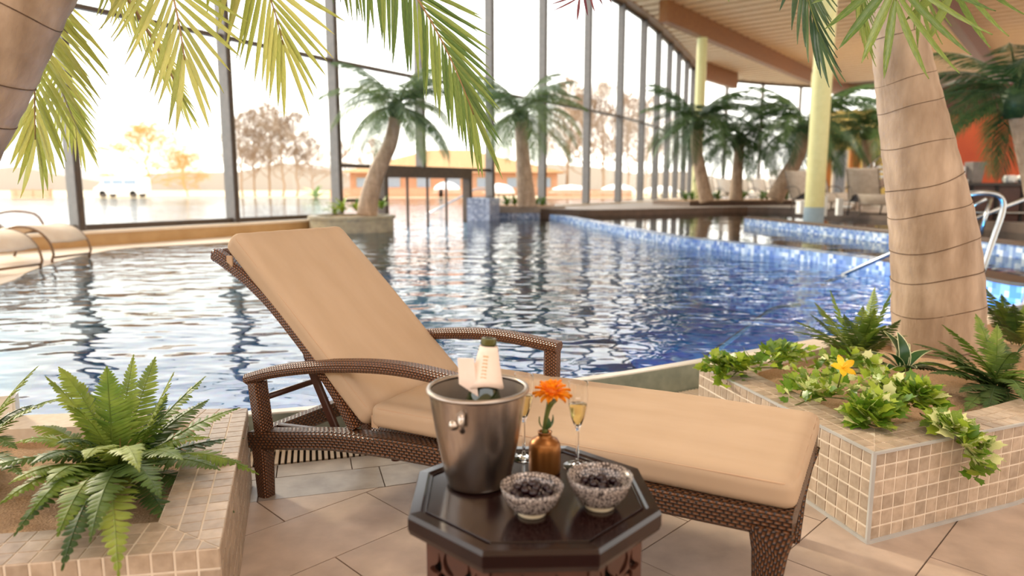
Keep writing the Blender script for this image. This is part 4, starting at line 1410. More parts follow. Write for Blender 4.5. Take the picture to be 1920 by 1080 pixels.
crb = at(1612, 668, .30); crb.z = SZ
fern('upright green fern left of the big palm trunk', crb, [T(1492, 603, 3.4, .05, 0), T(1490, 622, 3.35, .06, 1), T(1528, 568, 3.6, .04, 0), T(1557, 545, 3.7, .02, 0), T(1583, 590, 3.5, .02, 1), T(1640, 540, 3.75, .0, 0), T(1672, 548, 3.6, .03, 0), T(1618, 575, 3.55, .0, 0), T(1640, 580, 3.5, .02, 0), T(1688, 600, 3.3, .05, 1), T(1700, 630, 3.3, .08, 1), T(1598, 650, 3.15, .05, 0), T(1520, 590, 3.8, .05, 1), T(1660, 610, 3.4, .06, 0), T(1560, 640, 3.9, .06, 1)], 21, [M['fern'], M['fern_dark']], .058)
crc = at(1868, 720, .30); crc.z = SZ
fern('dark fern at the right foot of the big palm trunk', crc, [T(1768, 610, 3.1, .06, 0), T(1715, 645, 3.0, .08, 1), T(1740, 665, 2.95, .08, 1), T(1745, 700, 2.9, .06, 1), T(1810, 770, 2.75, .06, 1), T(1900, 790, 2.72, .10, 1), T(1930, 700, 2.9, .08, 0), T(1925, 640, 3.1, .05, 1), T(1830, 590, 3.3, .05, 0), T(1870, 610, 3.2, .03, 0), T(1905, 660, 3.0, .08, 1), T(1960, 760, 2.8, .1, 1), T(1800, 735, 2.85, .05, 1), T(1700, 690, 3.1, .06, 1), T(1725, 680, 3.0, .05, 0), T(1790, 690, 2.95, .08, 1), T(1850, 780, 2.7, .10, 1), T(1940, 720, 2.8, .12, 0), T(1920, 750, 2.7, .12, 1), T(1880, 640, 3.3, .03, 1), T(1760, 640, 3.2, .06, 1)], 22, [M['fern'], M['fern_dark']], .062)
crd = at(1905, 640, .30); crd.z = SZ
fern('light green fern at the right picture edge behind the trunk', crd, [T(1848, 540, 3.9, .02, 0), T(1852, 575, 3.8, .03, 1), T(1878, 552, 3.9, .03, 0), T(1900, 570, 3.7, .03, 1), T(1940, 600, 3.5, .05, 0), T(1935, 560, 3.9, .03, 0), T(1860, 610, 3.6, .06, 1)], 23, [M['fern'], M['fern_dark']], .06)

# ================================================================== IVY, VARIEGATED PLANTS, BLOOM
lm = MB()
out_l = [(0, 0), (.22, .06), (.46, .22), (.30, .40), (.34, .62), (.12, .74), (0, 1.0)]
vs_ = []
for x, y in out_l: vs_ += [(-x, y, .10 * x - .15 * y * y), (0, y, -.12 * y * y), (x, y, .10 * x - .15 * y * y)]
lm.add(vs_, [(i * 3 + k, i * 3 + k + 1, i * 3 + k + 4, i * 3 + k + 3) for i in range(len(out_l) - 1) for k in range(2)])
ivy_me = lm.mesh('leaf', M['ivy'], True)
lm2 = MB(); lm2.add(vs_, lm.f)
ivy_me2 = lm2.mesh('leaf', M['ivy_pale'], True)
def ivy(name, label, paths, per, size, seed, pale=.3, spread=.05, cat='ivy'):
    base = Vector(paths[0][0])
    t = thing(name, label, cat, base)
    rng = random.Random(seed)
    for path in paths:
        pts = crom([Vector(p) - base for p in path], 5)
        MB().tube(pts, .0028, 5).build('stem', M['stem'], t, True)
        for k in range(per):
            f = rng.random() ** .9 * (len(pts) - 1.01)
            i = int(f)
            p = pts[i].lerp(pts[i + 1], f - i)
            a = rng.uniform(0, 2 * math.pi)
            off = Vector((math.cos(a), math.sin(a), 0)) * rng.uniform(.2, 1) * spread + up * rng.uniform(.0, spread * .9)
            dr = (off.normalized() + Vector((0, -.35, rng.uniform(-.45, .35)))).normalized()
            nz_ = Vector((rng.uniform(-.4, .4), rng.uniform(-.9, 0), 1)).normalized()
            sd_ = dr.cross(nz_).normalized(); nz_ = sd_.cross(dr)
            s_ = size * rng.uniform(.7, 1.25)
            o = link('leaf', ivy_me2 if rng.random() < pale else ivy_me, t)
            o.matrix_local = Matrix.Translation(p + off * .8) @ Matrix(((sd_.x * s_, dr.x * s_, nz_.x * s_, 0), (sd_.y * s_, dr.y * s_, nz_.y * s_, 0), (sd_.z * s_, dr.z * s_, nz_.z * s_, 0), (0, 0, 0, 1)))
    return t
Pz = lambda u, v, z: at(u, v, z)
ivy('ivy_plant', 'bright green ivy spilling over the far corner of the right planter', [[Pz(1470, 690, .36), Pz(1420, 690, .38), Pz(1385, 695, .36), Pz(1362, 720, .30)], [Pz(1500, 675, .37), Pz(1470, 665, .42), Pz(1440, 680, .40)], [Pz(1400, 700, .36), Pz(1350, 692, .35), Pz(1335, 690, .35)]], 92, .052, 31, .12, .07)
ivy('variegated_ivy', 'yellow green variegated ivy around the yellow bloom in the right planter', [[Pz(1520, 740, .33), Pz(1560, 715, .36), Pz(1610, 700, .39), Pz(1660, 715, .36)], [Pz(1490, 760, .33), Pz(1540, 745, .35), Pz(1600, 750, .36)], [Pz(1600, 735, .36), Pz(1650, 735, .38), Pz(1700, 745, .36)], [Pz(1540, 695, .36), Pz(1580, 690, .40), Pz(1620, 690, .40)], [Pz(1520, 700, .34), Pz(1505, 730, .34), Pz(1500, 745, .33)]], 58, .052, 32, .40, .08)
ivy('variegated_ivy.001', 'broad leaved ivy tuft at the front rim of the right planter', [[Pz(1690, 760, .33), Pz(1650, 770, .36), Pz(1630, 790, .34)], [Pz(1690, 760, .34), Pz(1720, 745, .39), Pz(1740, 765, .36)], [Pz(1640, 775, .34), Pz(1620, 790, .34), Pz(1645, 800, .335)]], 90, .060, 33, .2, .075)
ivy('trailing_ivy', 'cream edged ivy trailing over the front face of the right planter', [[Pz(1725, 775, .34), Pz(1755, 800, .35), atY(1790, 815, 2.36), atY(1812, 840, 2.33), atY(1830, 862, 2.33), atY(1838, 880, 2.34), atY(1828, 900, 2.345)], [Pz(1735, 780, .34), atY(1770, 800, 2.40), atY(1805, 812, 2.38), atY(1850, 852, 2.38)]], 75, .052, 34, .6, .035)
# white-edged rosette
def strap_leaf(L, w):
    mb, me_ = MB(), MB()
    n = 8; vs_, ve = [], []
    for i in range(n + 1):
        t = i / n
        ww = w * math.sin(math.pi * (.12 + .88 * t)) ** .8 + .0006
        z = L * (.55 * t - .55 * t * t)
        y = L * t * .95
        vs_ += [(-ww, y, z + ww * .3), (0, y, z), (ww, y, z + ww * .3)]
        for s_ in (-1, 1): ve += [(s_ * ww, y, z + ww * .3 + .0006), (s_ * (ww + .0032), y, z + ww * .34 + .0006)]
    mb.add(vs_, [(i * 3 + k, i * 3 + k + 1, i * 3 + k + 4, i * 3 + k + 3) for i in range(n) for k in range(2)])
    me_.add(ve, [(i * 4 + a, i * 4 + a + 1, i * 4 + a + 5, i * 4 + a + 4) for i in range(n) for a in (0, 2)])
    return mb.mesh('leaf', M['dracaena'], True), me_.mesh('pale_edge', M['cream'], True)
sl_a, sl_b = strap_leaf(.17, .021)
rz_ = at(1690, 722, .30); rz_.z = SZ
ds = thing('striped_rosette_plant', 'dark leaved rosette plant with white leaf edges before the palm trunk', 'plant', rz_)
for k, (a, e, s_) in enumerate(((185, 8, 1.2), (160, 25, 1.1), (120, 60, 1.15), (75, 50, .9), (20, 28, 1.1), (-15, 8, 1.2), (-50, 15, .9), (-95, 25, .75), (-140, 14, 1.0), (95, 72, 1.05), (200, 42, .9), (45, 62, .8))):
    o = link('leaf', sl_a, ds)
    o.rotation_euler = (R(e), 0, R(a - 90)); o.scale = (s_ * 1.15,) * 3; o.location = (0, 0, .075)
    link('pale_edge', sl_b, o)
# yellow hibiscus
yf = atY(1580, 690, 2.72)
hb = thing('yellow_bloom', 'yellow hibiscus bloom in the right planter', 'flower', yf)
for k in range(5):
    a = 2 * math.pi * k / 5 + .5
    e = R(14)
    dr = Vector((math.cos(a) * math.cos(e), math.sin(a) * math.cos(e) * .8 - .25, math.sin(a) * .75 + .15)).normalized()
    nf = Vector((0, -.75, .65)); sd_ = dr.cross(nf).normalized(); nn_ = sd_.cross(dr)
    w, LL = .030, .055
    mb = MB(); mb.add(pet.v, pet.f)
    o = link('petal', mb.mesh('petal', M['petal_y'], True), hb)
    o.matrix_local = Matrix(((sd_.x * w, dr.x * LL, nn_.x * LL, 0), (sd_.y * w, dr.y * LL, nn_.y * LL, 0), (sd_.z * w, dr.z * LL, nn_.z * LL, 0), (0, 0, 0, 1)))
MB().tube([Vector((0, 0, 0)), Vector((.004, -.03, .022))], [.004, .002], 6).build('stamen', M['petal_y'], hb, True)
MB().tube([Vector((0, 0, 0)), Vector((0, .03, -.09))], .003, 6).build('stem', M['stem'], hb, True)

# ================================================================== PALMS
lfm = MB(); vs_ = []
for y, w in ((0, .22), (.15, .75), (.4, 1.0), (.7, .78), (.9, .35), (1, .02)):
    z = -.10 * y * y
    vs_ += [(-w / 2, y, z + .012), (0, y, z), (w / 2, y, z + .012)]
lfm.add(vs_, [(i * 3 + k, i * 3 + k + 1, i * 3 + k + 4, i * 3 + k + 3) for i in range(5) for k in range(2)])
LEAF = {}
def leaflet_mesh(mat):
    if mat.name not in LEAF:
        mb = MB(); mb.add(lfm.v, lfm.f)
        LEAF[mat.name] = mb.mesh('leaflet', mat, True)
    return LEAF[mat.name]
def near_frond(parent, P0, P1, P2, nl, L0, w, mat, rmat, seed, t0=.2, side=None, a0=62, a1=14, droop=.25, rad=.010, lens=None):
    """one big palm frond: midrib part with single leaflets as sub-parts"""
    rng = random.Random(seed)
    o = parent.location
    P0, P1, P2 = Vector(P0) - o, Vector(P1) - o, Vector(P2) - o
    N = 24
    pts = bez(P0, P1, P2, N)
    fr_ = MB().tube(pts, [rad * (1 - .78 * i / N) for i in range(N + 1)], 6).build('frond', rmat, parent, True)
    me = leaflet_mesh(mat)
    for k in range(nl):
        t = t0 + (1 - t0) * (k + .5) / nl
        f = t * N; i = min(N - 1, int(f))
        p = pts[i].lerp(pts[i + 1], f - i)
        tan = (pts[i + 1] - pts[i]).normalized()
        sv = Vector(side) if side else tan.cross(up)
        sv = (sv - tan * sv.dot(tan)).normalized()
        nrm = sv.cross(tan)
        ang0 = R(a0 + (a1 - a0) * ((t - t0) / (1 - t0)) ** 1.6)
        for s_ in (-1, 1):
            ang = ang0 * rng.uniform(.92, 1.08)
            dr = (tan * math.cos(ang) + sv * (s_ * math.sin(ang)) - up * (droop * rng.uniform(.7, 1.3))).normalized()
            x = (dr.cross(nrm)).normalized()
            z = x.cross(dr)
            lf_ = (lens(t) if lens else (.85 + .25 * math.sin(math.pi * t)))
            LL = L0 * lf_ * rng.uniform(.93, 1.06)
            ww = w * rng.uniform(.85, 1.1)
            q = link('leaflet', me, fr_)
            tw = rng.uniform(-.25, .25)
            x2 = x * math.cos(tw) + z * math.sin(tw); z2 = x2.cross(dr)
            q.matrix_local = Matrix.Translation(p) @ Matrix(((x2.x * ww, dr.x * LL, z2.x * LL, 0), (x2.y * ww, dr.y * LL, z2.y * LL, 0), (x2.z * ww, dr.z * LL, z2.z * LL, 0), (0, 0, 0, 1)))
    return fr_
def trunk(parent, pts, rad, rings, mat=None):
    o = parent.location
    c = crom([Vector(p) - o for p in pts], 7)
    rs = []
    n = len(c)
    for i in range(n):
        f = i / (n - 1) * (len(rad) - 1); k = min(len(rad) - 2, int(f))
        rs.append(rad[k] + (rad[k + 1] - rad[k]) * (f - k))
    rng = random.Random(9)
    rs2 = [r * (1 + .012 * math.sin(i * 2.3)) for i, r in enumerate(rs)]
    MB().tube(c, rs2, 32).build('trunk', mat or M['trunk'], parent, True)
    L = [0]
    for a, b in zip(c, c[1:]): L.append(L[-1] + (b - a).length)
    for k in range(rings):
        s_ = L[-1] * (k + .55 + rng.uniform(-.18, .18)) / rings
        i = next(j for j in range(n - 1) if L[j + 1] >= s_)
        f = (s_ - L[i]) / (L[i + 1] - L[i])
        p = c[i].lerp(c[i + 1], f); r = rs[i] + (rs[i + 1] - rs[i]) * f
        t_ = (c[i + 1] - c[i]).normalized()
        a = t_.cross(Vector((0, 1, 0))).normalized(); b = t_.cross(a)
        tl = rng.uniform(-.08, .08)
        ph = rng.uniform(0, 6)
        pp = [p + (a * math.cos(q) + b * math.sin(q)) * (r * 1.004) + t_ * (r * (tl * math.cos(q) + .03 * math.sin(3 * q + ph))) for q in [2 * math.pi * j / 40 for j in range(41)]]
        MB().tube(pp, r * .011, 5, False).build('ring', M['ring'], parent, True)

# big palm on the right
tbp = at(1760, 662, SZ); TYY = tbp.y
bp = thing('palm_tree', 'large palm with thick ringed leaning trunk in the right planter', 'palm', (tbp.x, tbp.y, SZ - .02))
def TP(u, v, dy=0): return atY(u, v, TYY + dy)
trunk(bp, [Vector((tbp.x, tbp.y, SZ - .05)), TP(1757, 560), TP(1750, 450), TP(1732, 340), TP(1712, 230), TP(1694, 130), TP(1680, 40), TP(1668, -60), TP(1658, -170)],
      [pxw(w_, Vector((0, TYY, 1.0))) / 2 for w_ in (158, 157, 148, 130, 113, 97, 88, 86, 84)], 13)
crn = TP(1655, -190)
Yn = TYY
near_frond(bp, crn, atY(1650, -330, Yn - .8), atY(1680, 2, Yn - 1.05), 10, .46, .036, M['palm_b'], M['rachis_g'], 41, .74, (1, 0, 0), 84, 6, .0)
near_frond(bp, crn, atY(1420, -260, Yn - .5), atY(1535, 60, Yn - .9), 24, .34, .021, M['palm_c'], M['rachis_g'], 42, .35, (1, .35, .1), 42, 8, .30)
near_frond(bp, crn, atY(1800, -350, Yn - .6), atY(1790, -14, Yn - .95), 8, .38, .040, M['palm_b'], M['rachis_g'], 43, .74, (1, 0, 0), 84, 14, .0)
near_frond(bp, crn, atY(1360, -230, Yn - .2), atY(1345, -62, Yn - .7), 16, .28, .022, M['palm_b'], M['rachis_g'], 44, .4, (1, .2, 0), 65, 14, .2)
near_frond(bp, crn, atY(1580, -240, Yn - .3), atY(1622, 50, Yn - .5), 20, .24, .020, M['palm_b'], M['rachis_g'], 45, .4, (.8, .6, 0), 55, 12, .3)
near_frond(bp, crn, atY(1900, -330, Yn - .2), atY(1910, -40, Yn - .9), 12, .24, .022, M['palm_c'], M['rachis_g'], 46, .5, (1, 0, 0), 60, 12, .1)
near_frond(bp, crn, atY(1720, -280, Yn - .5), atY(1728, 10, Yn - .7), 12, .28, .024, M['palm_b'], M['rachis_g'], 47, .6, (.9, .4, 0), 70, 12, .1)
near_frond(bp, crn, atY(1300, -260, Yn - .4), atY(1083, -2, Yn - .9), 9, .17, .011, M['palm_red'], M['rachis'], 62, .86, (1, 0, 0), 80, 20, .15, .007)

# palm at the left edge
lbase = Vector((-2.45, 2.25, SZ))
lp = thing('palm_tree.001', 'palm with thick ringed trunk leaning in at the upper left corner', 'palm', lbase)
LYY = 2.3
def LP(u, v, dy=0): return atY(u, v, LYY + dy)
trunk(lp, [lbase - up * .03, LP(-330, 600), LP(-210, 380), LP(-120, 220), LP(-50, 90), LP(15, -30), LP(80, -140)], [.20, .205, .205, .20, .19, .175, .17], 11)
lcr = LP(90, -170)
near_frond(lp, lcr, LP(60, -60, .4), LP(66, 262, .5), 19, .29, .024, M['palm_a'], M['rachis'], 51, .40, (1, 0, .0), 62, 9, .12, .009)
near_frond(lp, lcr, LP(300, -260, .1), LP(346, 112, .0), 20, .30, .018, M['palm_a'], M['rachis'], 52, .35, (1, .1, 0), 70, 10, .10, .009)
near_frond(lp, lcr, LP(450, -300, .3), LP(531, 84, .4), 20, .33, .020, M['palm_a'], M['rachis'], 53, .40, (1, .1, 0), 70, 9, .10, .009)
near_frond(lp, lcr, LP(230, -60, .2), LP(345, 190, .5), 28, .16, .012, M['palm_a'], M['rachis'], 54, .15, (.3, 1, 0), 40, 12, .30, .012)
near_frond(lp, lcr, LP(40, 20, .5), LP(150, 250, .7), 26, .20, .013, M['palm_a'], M['rachis'], 55, .3, (1, .4, 0), 55, 10, .2, .009)
near_frond(lp, lcr, LP(660, -420, .2), LP(888, 215, .3), 40, .30, .017, M['palm_b'], M['rachis'], 61, .45, (1, -.1, .3), 55, 8, .2, .010)

# distant palms: shared frond meshes
def far_frond(L, e0, e1, nl, ll, seed):
    rng = random.Random(seed)
    N = 20; pts = [Vector((0, 0, 0))]
    for i in range(N):
        e = R(e0 + (e1 - e0) * (i / N) ** 1.1)
        pts.append(pts[-1] + Vector((math.cos(e), 0, math.sin(e))) * (L / N))
    mb = MB(); mb.tube(pts, [.018 * (1 - .8 * i / N) for i in range(N + 1)], 4, False)
    for k in range(nl):
        t = .14 + .86 * (k + .5) / nl
        f = t * N; i = min(N - 1, int(f))
        p = pts[i].lerp(pts[i + 1], f - i); tan = (pts[i + 1] - pts[i]).normalized()
        ang = R(64 - 40 * t)
        for s_ in (-1, 1):
            dr = (tan * math.cos(ang) + Vector((0, s_ * math.sin(ang), 0)) - up * rng.uniform(.2, .45)).normalized()
            l_ = ll * (math.sin(math.pi * (.15 + .8 * t)) ** .7) * rng.uniform(.9, 1.1)
            w = tan * .020
            q = p + dr * l_ * .5; e_ = p + dr * l_ - up * (.08 * l_)
            mb.add([p - w * .5, p + w * .5, q - w, q + w, e_], [(0, 1, 3, 2), (2, 3, 4)])
    return mb
FF = {}
for key, mat in (('d', M['palm_far']), ('p', M['palm_far_pale'])):
    FF[key] = [far_frond(L, a, b, 34, .5, s_).mesh('frond', mat, True) for L, a, b, s_ in ((1.9, 45, -35, 1), (2.0, 22, -72, 2), (1.8, -5, -88, 3), (1.6, 65, 0, 4))]
def far_palm(name, label, pts, r0, r1, n, scale, key, seed, rings=9):
    base = Vector(pts[0])
    t = thing(name, label, 'palm', base, 0, 'distant palms by the pool')
    trunk(t, pts, [r0, (r0 + r1) / 2, r1], rings)
    top = Vector(pts[-1]) - base
    rng = random.Random(seed)
    for k in range(n):
        a = 2 * math.pi * k / n * 2.4 + rng.uniform(-.25, .25)
        o = link('frond', FF[key][[0, 1, 2, 1, 0, 3, 2][k % 7]], t)
        o.location = top + up * .05
        o.rotation_euler = (rng.uniform(-.25, .25), rng.uniform(-.12, .12), a)
        s_ = scale * rng.uniform(.85, 1.12)
        o.scale = (s_, s_, s_)
    MB().lathe([(r1 * 1.0, -.25), (r1 * 1.6, -.05), (r1 * 1.5, .12), (0, .3)], 14, top).build('crown_shaft', M['palm_far'], t, True)
    return t
iy = 17.0
def IP(u, v, Y): return atY(u, v, Y)
far_palm('palm_tree.002', 'palm with S-curved trunk on the round planter by the doorway', [IP(688, 404, 17.2), IP(693, 370, 17.2), IP(708, 320, 17.2), IP(733, 265, 17.2), IP(743, 205, 17.2)], .26, .14, 30, 1.05, 'p', 71)
far_palm('palm_tree.003', 'straight trunked palm on the stone planter right of the doorway', [IP(988, 389, 23), IP(984, 340, 23), IP(980, 290, 23), IP(976, 215, 23)], .32, .18, 30, 1.3, 'p', 72)
far_palm('palm_tree.004', 'left palm of the three dark palms on the far deck', [IP(1325, 378, 27), IP(1315, 330, 27), IP(1306, 280, 27), IP(1306, 232, 27)], .27, .18, 30, 1.45, 'd', 73)
far_palm('palm_tree.005', 'middle palm of the three dark palms on the far deck', [IP(1379, 376, 28.5), IP(1382, 330, 28.5), IP(1388, 260, 28.5)], .27, .18, 30, 1.4, 'd', 74)
far_palm('palm_tree.006', 'right leaning palm of the three dark palms on the far deck', [IP(1452, 374, 26), IP(1470, 340, 26), IP(1497, 290, 26), IP(1508, 238, 26)], .33, .2, 32, 1.6, 'd', 75)
far_palm('palm_tree.007', 'dark palm partly hidden behind the yellow column and big trunk', [IP(1632, 385, 27), IP(1630, 330, 27), IP(1628, 250, 27)], .28, .2, 26, 1.4, 'd', 76)
far_palm('palm_tree.008', 'dark palm with broad fronds at the right picture edge before the bar', [atY(1950, 470, 10.5), atY(1945, 380, 10.5), atY(1925, 280, 10.5), atY(1905, 190, 10.5)], .16, .13, 26, .95, 'd', 77)

# ================================================================== POOLSIDE BACKGROUND THINGS
# --- steel handrails by the divider wall
hr = thing('handrail', 'long straight steel handrail sloping up out of the pool', 'handrail', at(1570, 514, WZ))
o_ = hr.location
MB().tube([at(1570, 514, WZ) - o_ + Vector((-.15, .1, -.15)), atY(1745, 442, 8.1) - o_, atY(1960, 358, 7.3) - o_], .024, 12).build('rail', M['chrome'], hr, True)
MB().tube([atY(1674, 470, 8.4) - o_, atY(1672, 560, 8.4) - o_], .020, 10).build('post', M['chrome'], hr, True)
hl = thing('handrail.001', 'looped steel handrail behind the big palm trunk', 'handrail', atY(1833, 530, 7.0))
o_ = hl.location
lp_ = crom([atY(1680, 425, 7.6), atY(1770, 385, 7.3), atY(1806, 367, 7.1), atY(1850, 362, 7.0), atY(1876, 370, 7.0), atY(1880, 395, 7.0), atY(1862, 450, 7.0), atY(1832, 540, 7.0)], 5)
MB().tube([p - o_ for p in lp_], .028, 12).build('loop', M['chrome'], hl, True)
MB().tube([atY(1858, 372, 7.6) - o_, atY(1838, 440, 7.6) - o_], .02, 10).build('post', M['chrome'], hl, True)
MB().tube([atY(1800, 400, 7.8) - o_, atY(1850, 372, 7.6) - o_], .018, 10).build('brace', M['chrome'], hl, True)

# --- round planter by the doorway
def bromeliad(name, label, loc, scale, n, seed, mat, group):
    t = thing(name, label, 'plant', loc, 0, group)
    rng = random.Random(seed)
    key = 'brom' + mat.name
    if key not in LEAF:
        mb = MB(); vs_ = []
        for i in range(7):
            f = i / 6; w = .10 * math.sin(math.pi * (.2 + .8 * f)) + .004
            vs_ += [(-w, f, .5 * f - .55 * f * f + .03), (0, f, .5 * f - .55 * f * f), (w, f, .5 * f - .55 * f * f + .03)]
        mb.add(vs_, [(i * 3 + k, i * 3 + k + 1, i * 3 + k + 4, i * 3 + k + 3) for i in range(6) for k in range(2)])
        LEAF[key] = mb.mesh('leaf', mat, True)
    for k in range(n):
        o = link('leaf', LEAF[key], t)
        o.rotation_euler = (R(rng.uniform(5, 65)), 0, rng.uniform(0, 6.28)); s_ = scale * rng.uniform(.8, 1.15); o.scale = (s_, s_, s_)
    return t
ic = at(672, 438, WZ) + Vector((-.35, .95, 0)); ic.z = 0
isl = thing('round_planter', 'round stone planter rising from the pool by the doorway', 'planter', (ic.x, ic.y, -.6))
MB().lathe([(1.0, 0), (1.0, 1.06), (1.05, 1.06), (1.05, 1.13), (.86, 1.13), (.86, 1.06)], 48).build('wall', plain('mottled_planter_stone', '#8f8672', '#b3a789', .5, 0, 6, .2), isl)
MB().lathe([(.87, 1.05), (.5, 1.10), (0, 1.12)], 32).build('soil', M['sand'], isl, True)
for k, (u, v, Y, s_) in enumerate(((643, 398, 17.1, .42), (668, 396, 17.6, .36), (716, 392, 17.8, .40), (628, 402, 17.3, .30))):
    bromeliad('bromeliad', ['broad light green rosette at the left of the round planter', 'green rosette left of the S-curved trunk', 'light green rosette right of the S-curved trunk', 'small green rosette hanging over the left rim of the round planter'][k], atY(u, v, Y), s_, 14, 80 + k, M['ivy'], 'rosettes on the round planter')
# --- stone planter right of the doorway
sp = at(975, 409, WZ); sp.z = 0
pp = thing('low_stone_planter', 'low curved stone planter under the straight trunked palm', 'planter', (sp.x, sp.y, -.4))
poly = [(-1.15, .6), (-.95, -.1), (-.3, -.45), (.5, -.45), (1.2, -.1), (1.5, .9), (.3, 1.6), (-.9, 1.4)]
poly = [(p.x, p.y) for p in crom([Vector((x, y, 0)) for x, y in poly + poly[:1]], 4)[:-1]]
MB().prism(poly, 0, .74).build('wall', M['greytile'], pp)
MB().prism([(x * 1.05, y * 1.05) for x, y in poly], .74, .95).build('coping', M['deckgrey'], pp)
MB().prism([(x * .8, y * .8 + .1) for x, y in poly], .95, .98).build('soil', M['sand'], pp)
for k, (u, v, s_) in enumerate(((950, 386, .5), (965, 385, .45), (1003, 388, .45), (1018, 387, .40))):
    bromeliad('bromeliad', ['leftmost green tuft under the straight trunked palm', 'green tuft left of the straight palm trunk', 'green tuft right of the straight palm trunk', 'rightmost green tuft on the low stone planter'][k], atY(u, v, sp.y + .35), s_, 12, 90 + k, M['hedge'], 'tufts on the low stone planter')
# --- raised planting bed of the three dark palms
hb_a, hb_b = at(1285, 386, DZ), at(1500, 384, DZ)
bed = thing('planting_bed', 'low dark planting bed under the three dark palms', 'planter', (0, 0, 0))
d = (hb_b - hb_a); d.z = 0; L_ = d.length; d.normalize(); n_ = Vector((d.y, -d.x, 0))
MB().box((hb_a + hb_b) / 2 - n_ * 1.2 + up * .09, (L_, 3.0, .18), (d, n_, up)).build('kerb', M['deckbrown'], bed)
MB().box((hb_a + hb_b) / 2 - n_ * 1.2 + up * .19, (L_ - .3, 2.7, .04), (d, n_, up)).build('soil', M['sand'], bed)
for k in range(9):
    p = hb_a + d * (L_ * (k + .5) / 9) - n_ * (.5 + .5 * (k % 2)); p.z = DZ + .2
    bromeliad('low_shrub', ['leftmost', 'second', 'third', 'fourth', 'middle', 'sixth', 'seventh', 'eighth', 'rightmost'][k] + ' low green shrub, counted from the left, in the bed under the three dark palms', p, .5, 16, 100 + k, M['hedge'], 'shrubs under the dark palms')

# --- tube loungers
def sling_lounger(name, label, loc, rz, s=1.0, back=35, fabric=None, tubemat=None, group=None):
    t = thing(name, label, 'lounger', loc, rz, group)
    fabric = fabric or M['mesh']; tubemat = tubemat or M['tube']
    b = R(back)
    prof = [(.06, .10), (.10, .24), (.24, .38), (.48, .44), (.72, .40), (1.02, .31), (1.20, .31), (1.20 + .42 * math.cos(b), .31 + .42 * math.sin(b)), (1.20 + .80 * math.cos(b), .31 + .80 * math.sin(b))]
    c = crom([Vector((x * s, 0, z * s)) for x, z in prof], 4)
    W = .31 * s
    vs_ = []
    for p in c[4:]: vs_ += [p + Vector((0, -W, 0)), p + Vector((0, 0, -.012)), p + Vector((0, W, 0))]
    m = len(c) - 4
    mb = MB(); mb.add(vs_, [(i * 3 + k, i * 3 + k + 1, i * 3 + k + 4, i * 3 + k + 3) for i in range(m - 1) for k in range(2)])
    o = mb.build('sling', fabric, t, True)
    md = o.modifiers.new('s', 'SOLIDIFY'); md.thickness = .012
    for y in (-W, W):
        foot = [Vector((.02 * s, y, .02 * s)), Vector((.0, y, .06 * s))]
        MB().tube([p + Vector((0, y, 0)) for p in c], .014 * s, 8).build('side_tube', tubemat, t, True)
        MB().tube([Vector((.06 * s, y, .10 * s)), Vector((.09 * s, y, .03 * s)), Vector((.09 * s, y, 0))], .015 * s, 8).build('leg', tubemat, t, True)
        MB().tube([Vector((1.05 * s, y, .31 * s)), Vector((1.2 * s, y, .0))], .015 * s, 8).build('leg', tubemat, t, True)
        arm = crom([Vector((.72 * s, y * 1.08, .38 * s)), Vector((.85 * s, y * 1.1, .56 * s)), Vector((1.2 * s, y * 1.1, .60 * s)), Vector((1.5 * s, y * 1.08, .55 * s))], 4)
        MB().tube(arm, .014 * s, 8).build('armrest', tubemat, t, True)
    MB().tube([Vector((.075 * s, -W, .06 * s)), Vector((.075 * s, W, .06 * s))], .014 * s, 8).build('foot_bar', tubemat, t, True)
    return t
WD = WZ + .012
p = at(138, 489, WD)
sling_lounger('tube_lounger', 'beige sling lounger nearest the left window at the pool edge', p + Vector((0, .1, 0)), R(172), 1.15)
p = at(42, 512, WD)
sling_lounger('tube_lounger.001', 'beige sling lounger at the left picture edge, front one', p + Vector((0, .05, 0)), R(172), 1.15)
# white loungers in a row on the far deck
for k in range(5):
    u = 1352 + k * 34
    p = atY(u, 372, 35.2); p.z = DZ
    sling_lounger('deck_lounger', 'pale lounger in the far row behind the dark palms, number %s from the left' % ['one', 'two', 'three', 'four', 'five', 'six', 'seven'][k], p, R(100), 1.15, 62, M['cover'], M['tubed'], 'far row of pale loungers')
for k, (u, Y, rz) in enumerate(((1555, 21, 95), (1585, 22, 95), (1648, 17.5, 75))):
    p = atY(u, 372, Y); p.z = DZ
    sling_lounger('deck_lounger', ['grey beige lounger just right of the nearest yellow column', 'grey beige lounger in front of the white door', 'grey beige lounger at the foot of the stairs beside the big trunk'][k], p, R(rz), 1.3, 58, M['loungegrey'], M['tubed'], 'grey loungers on the far deck')
# --- staircase with rails
sa = atY(1583, 380, 24.0); sa.z = DZ
sc2 = thing('staircase', 'white stepped staircase with steel rails rising to the right', 'stairs', sa)
for k in range(9):
    MB().box((.15 + k * .17, 0, .09 + k * .17), (.30, 1.3, .07)).build('step', M['white'], sc2)
MB().sweep([Vector((0, -.65, 0)), Vector((1.6, -.65, 1.6))], Vector((0, 1, 0)), .06, .22).build('stringer', M['loungegrey'], sc2)
for dz in (.5, .75, 1.0):
    MB().tube([Vector((0, -.66, dz)), Vector((1.6, -.66, 1.6 + dz))], .022, 8).build('rail', M['chrome'], sc2, True)
for k in range(4):
    MB().tube([Vector((.1 + k * .48, -.66, .1 + k * .48)), Vector((.1 + k * .48, -.66, 1.1 + k * .48))], .02, 8).build('baluster', M['chrome'], sc2, True)
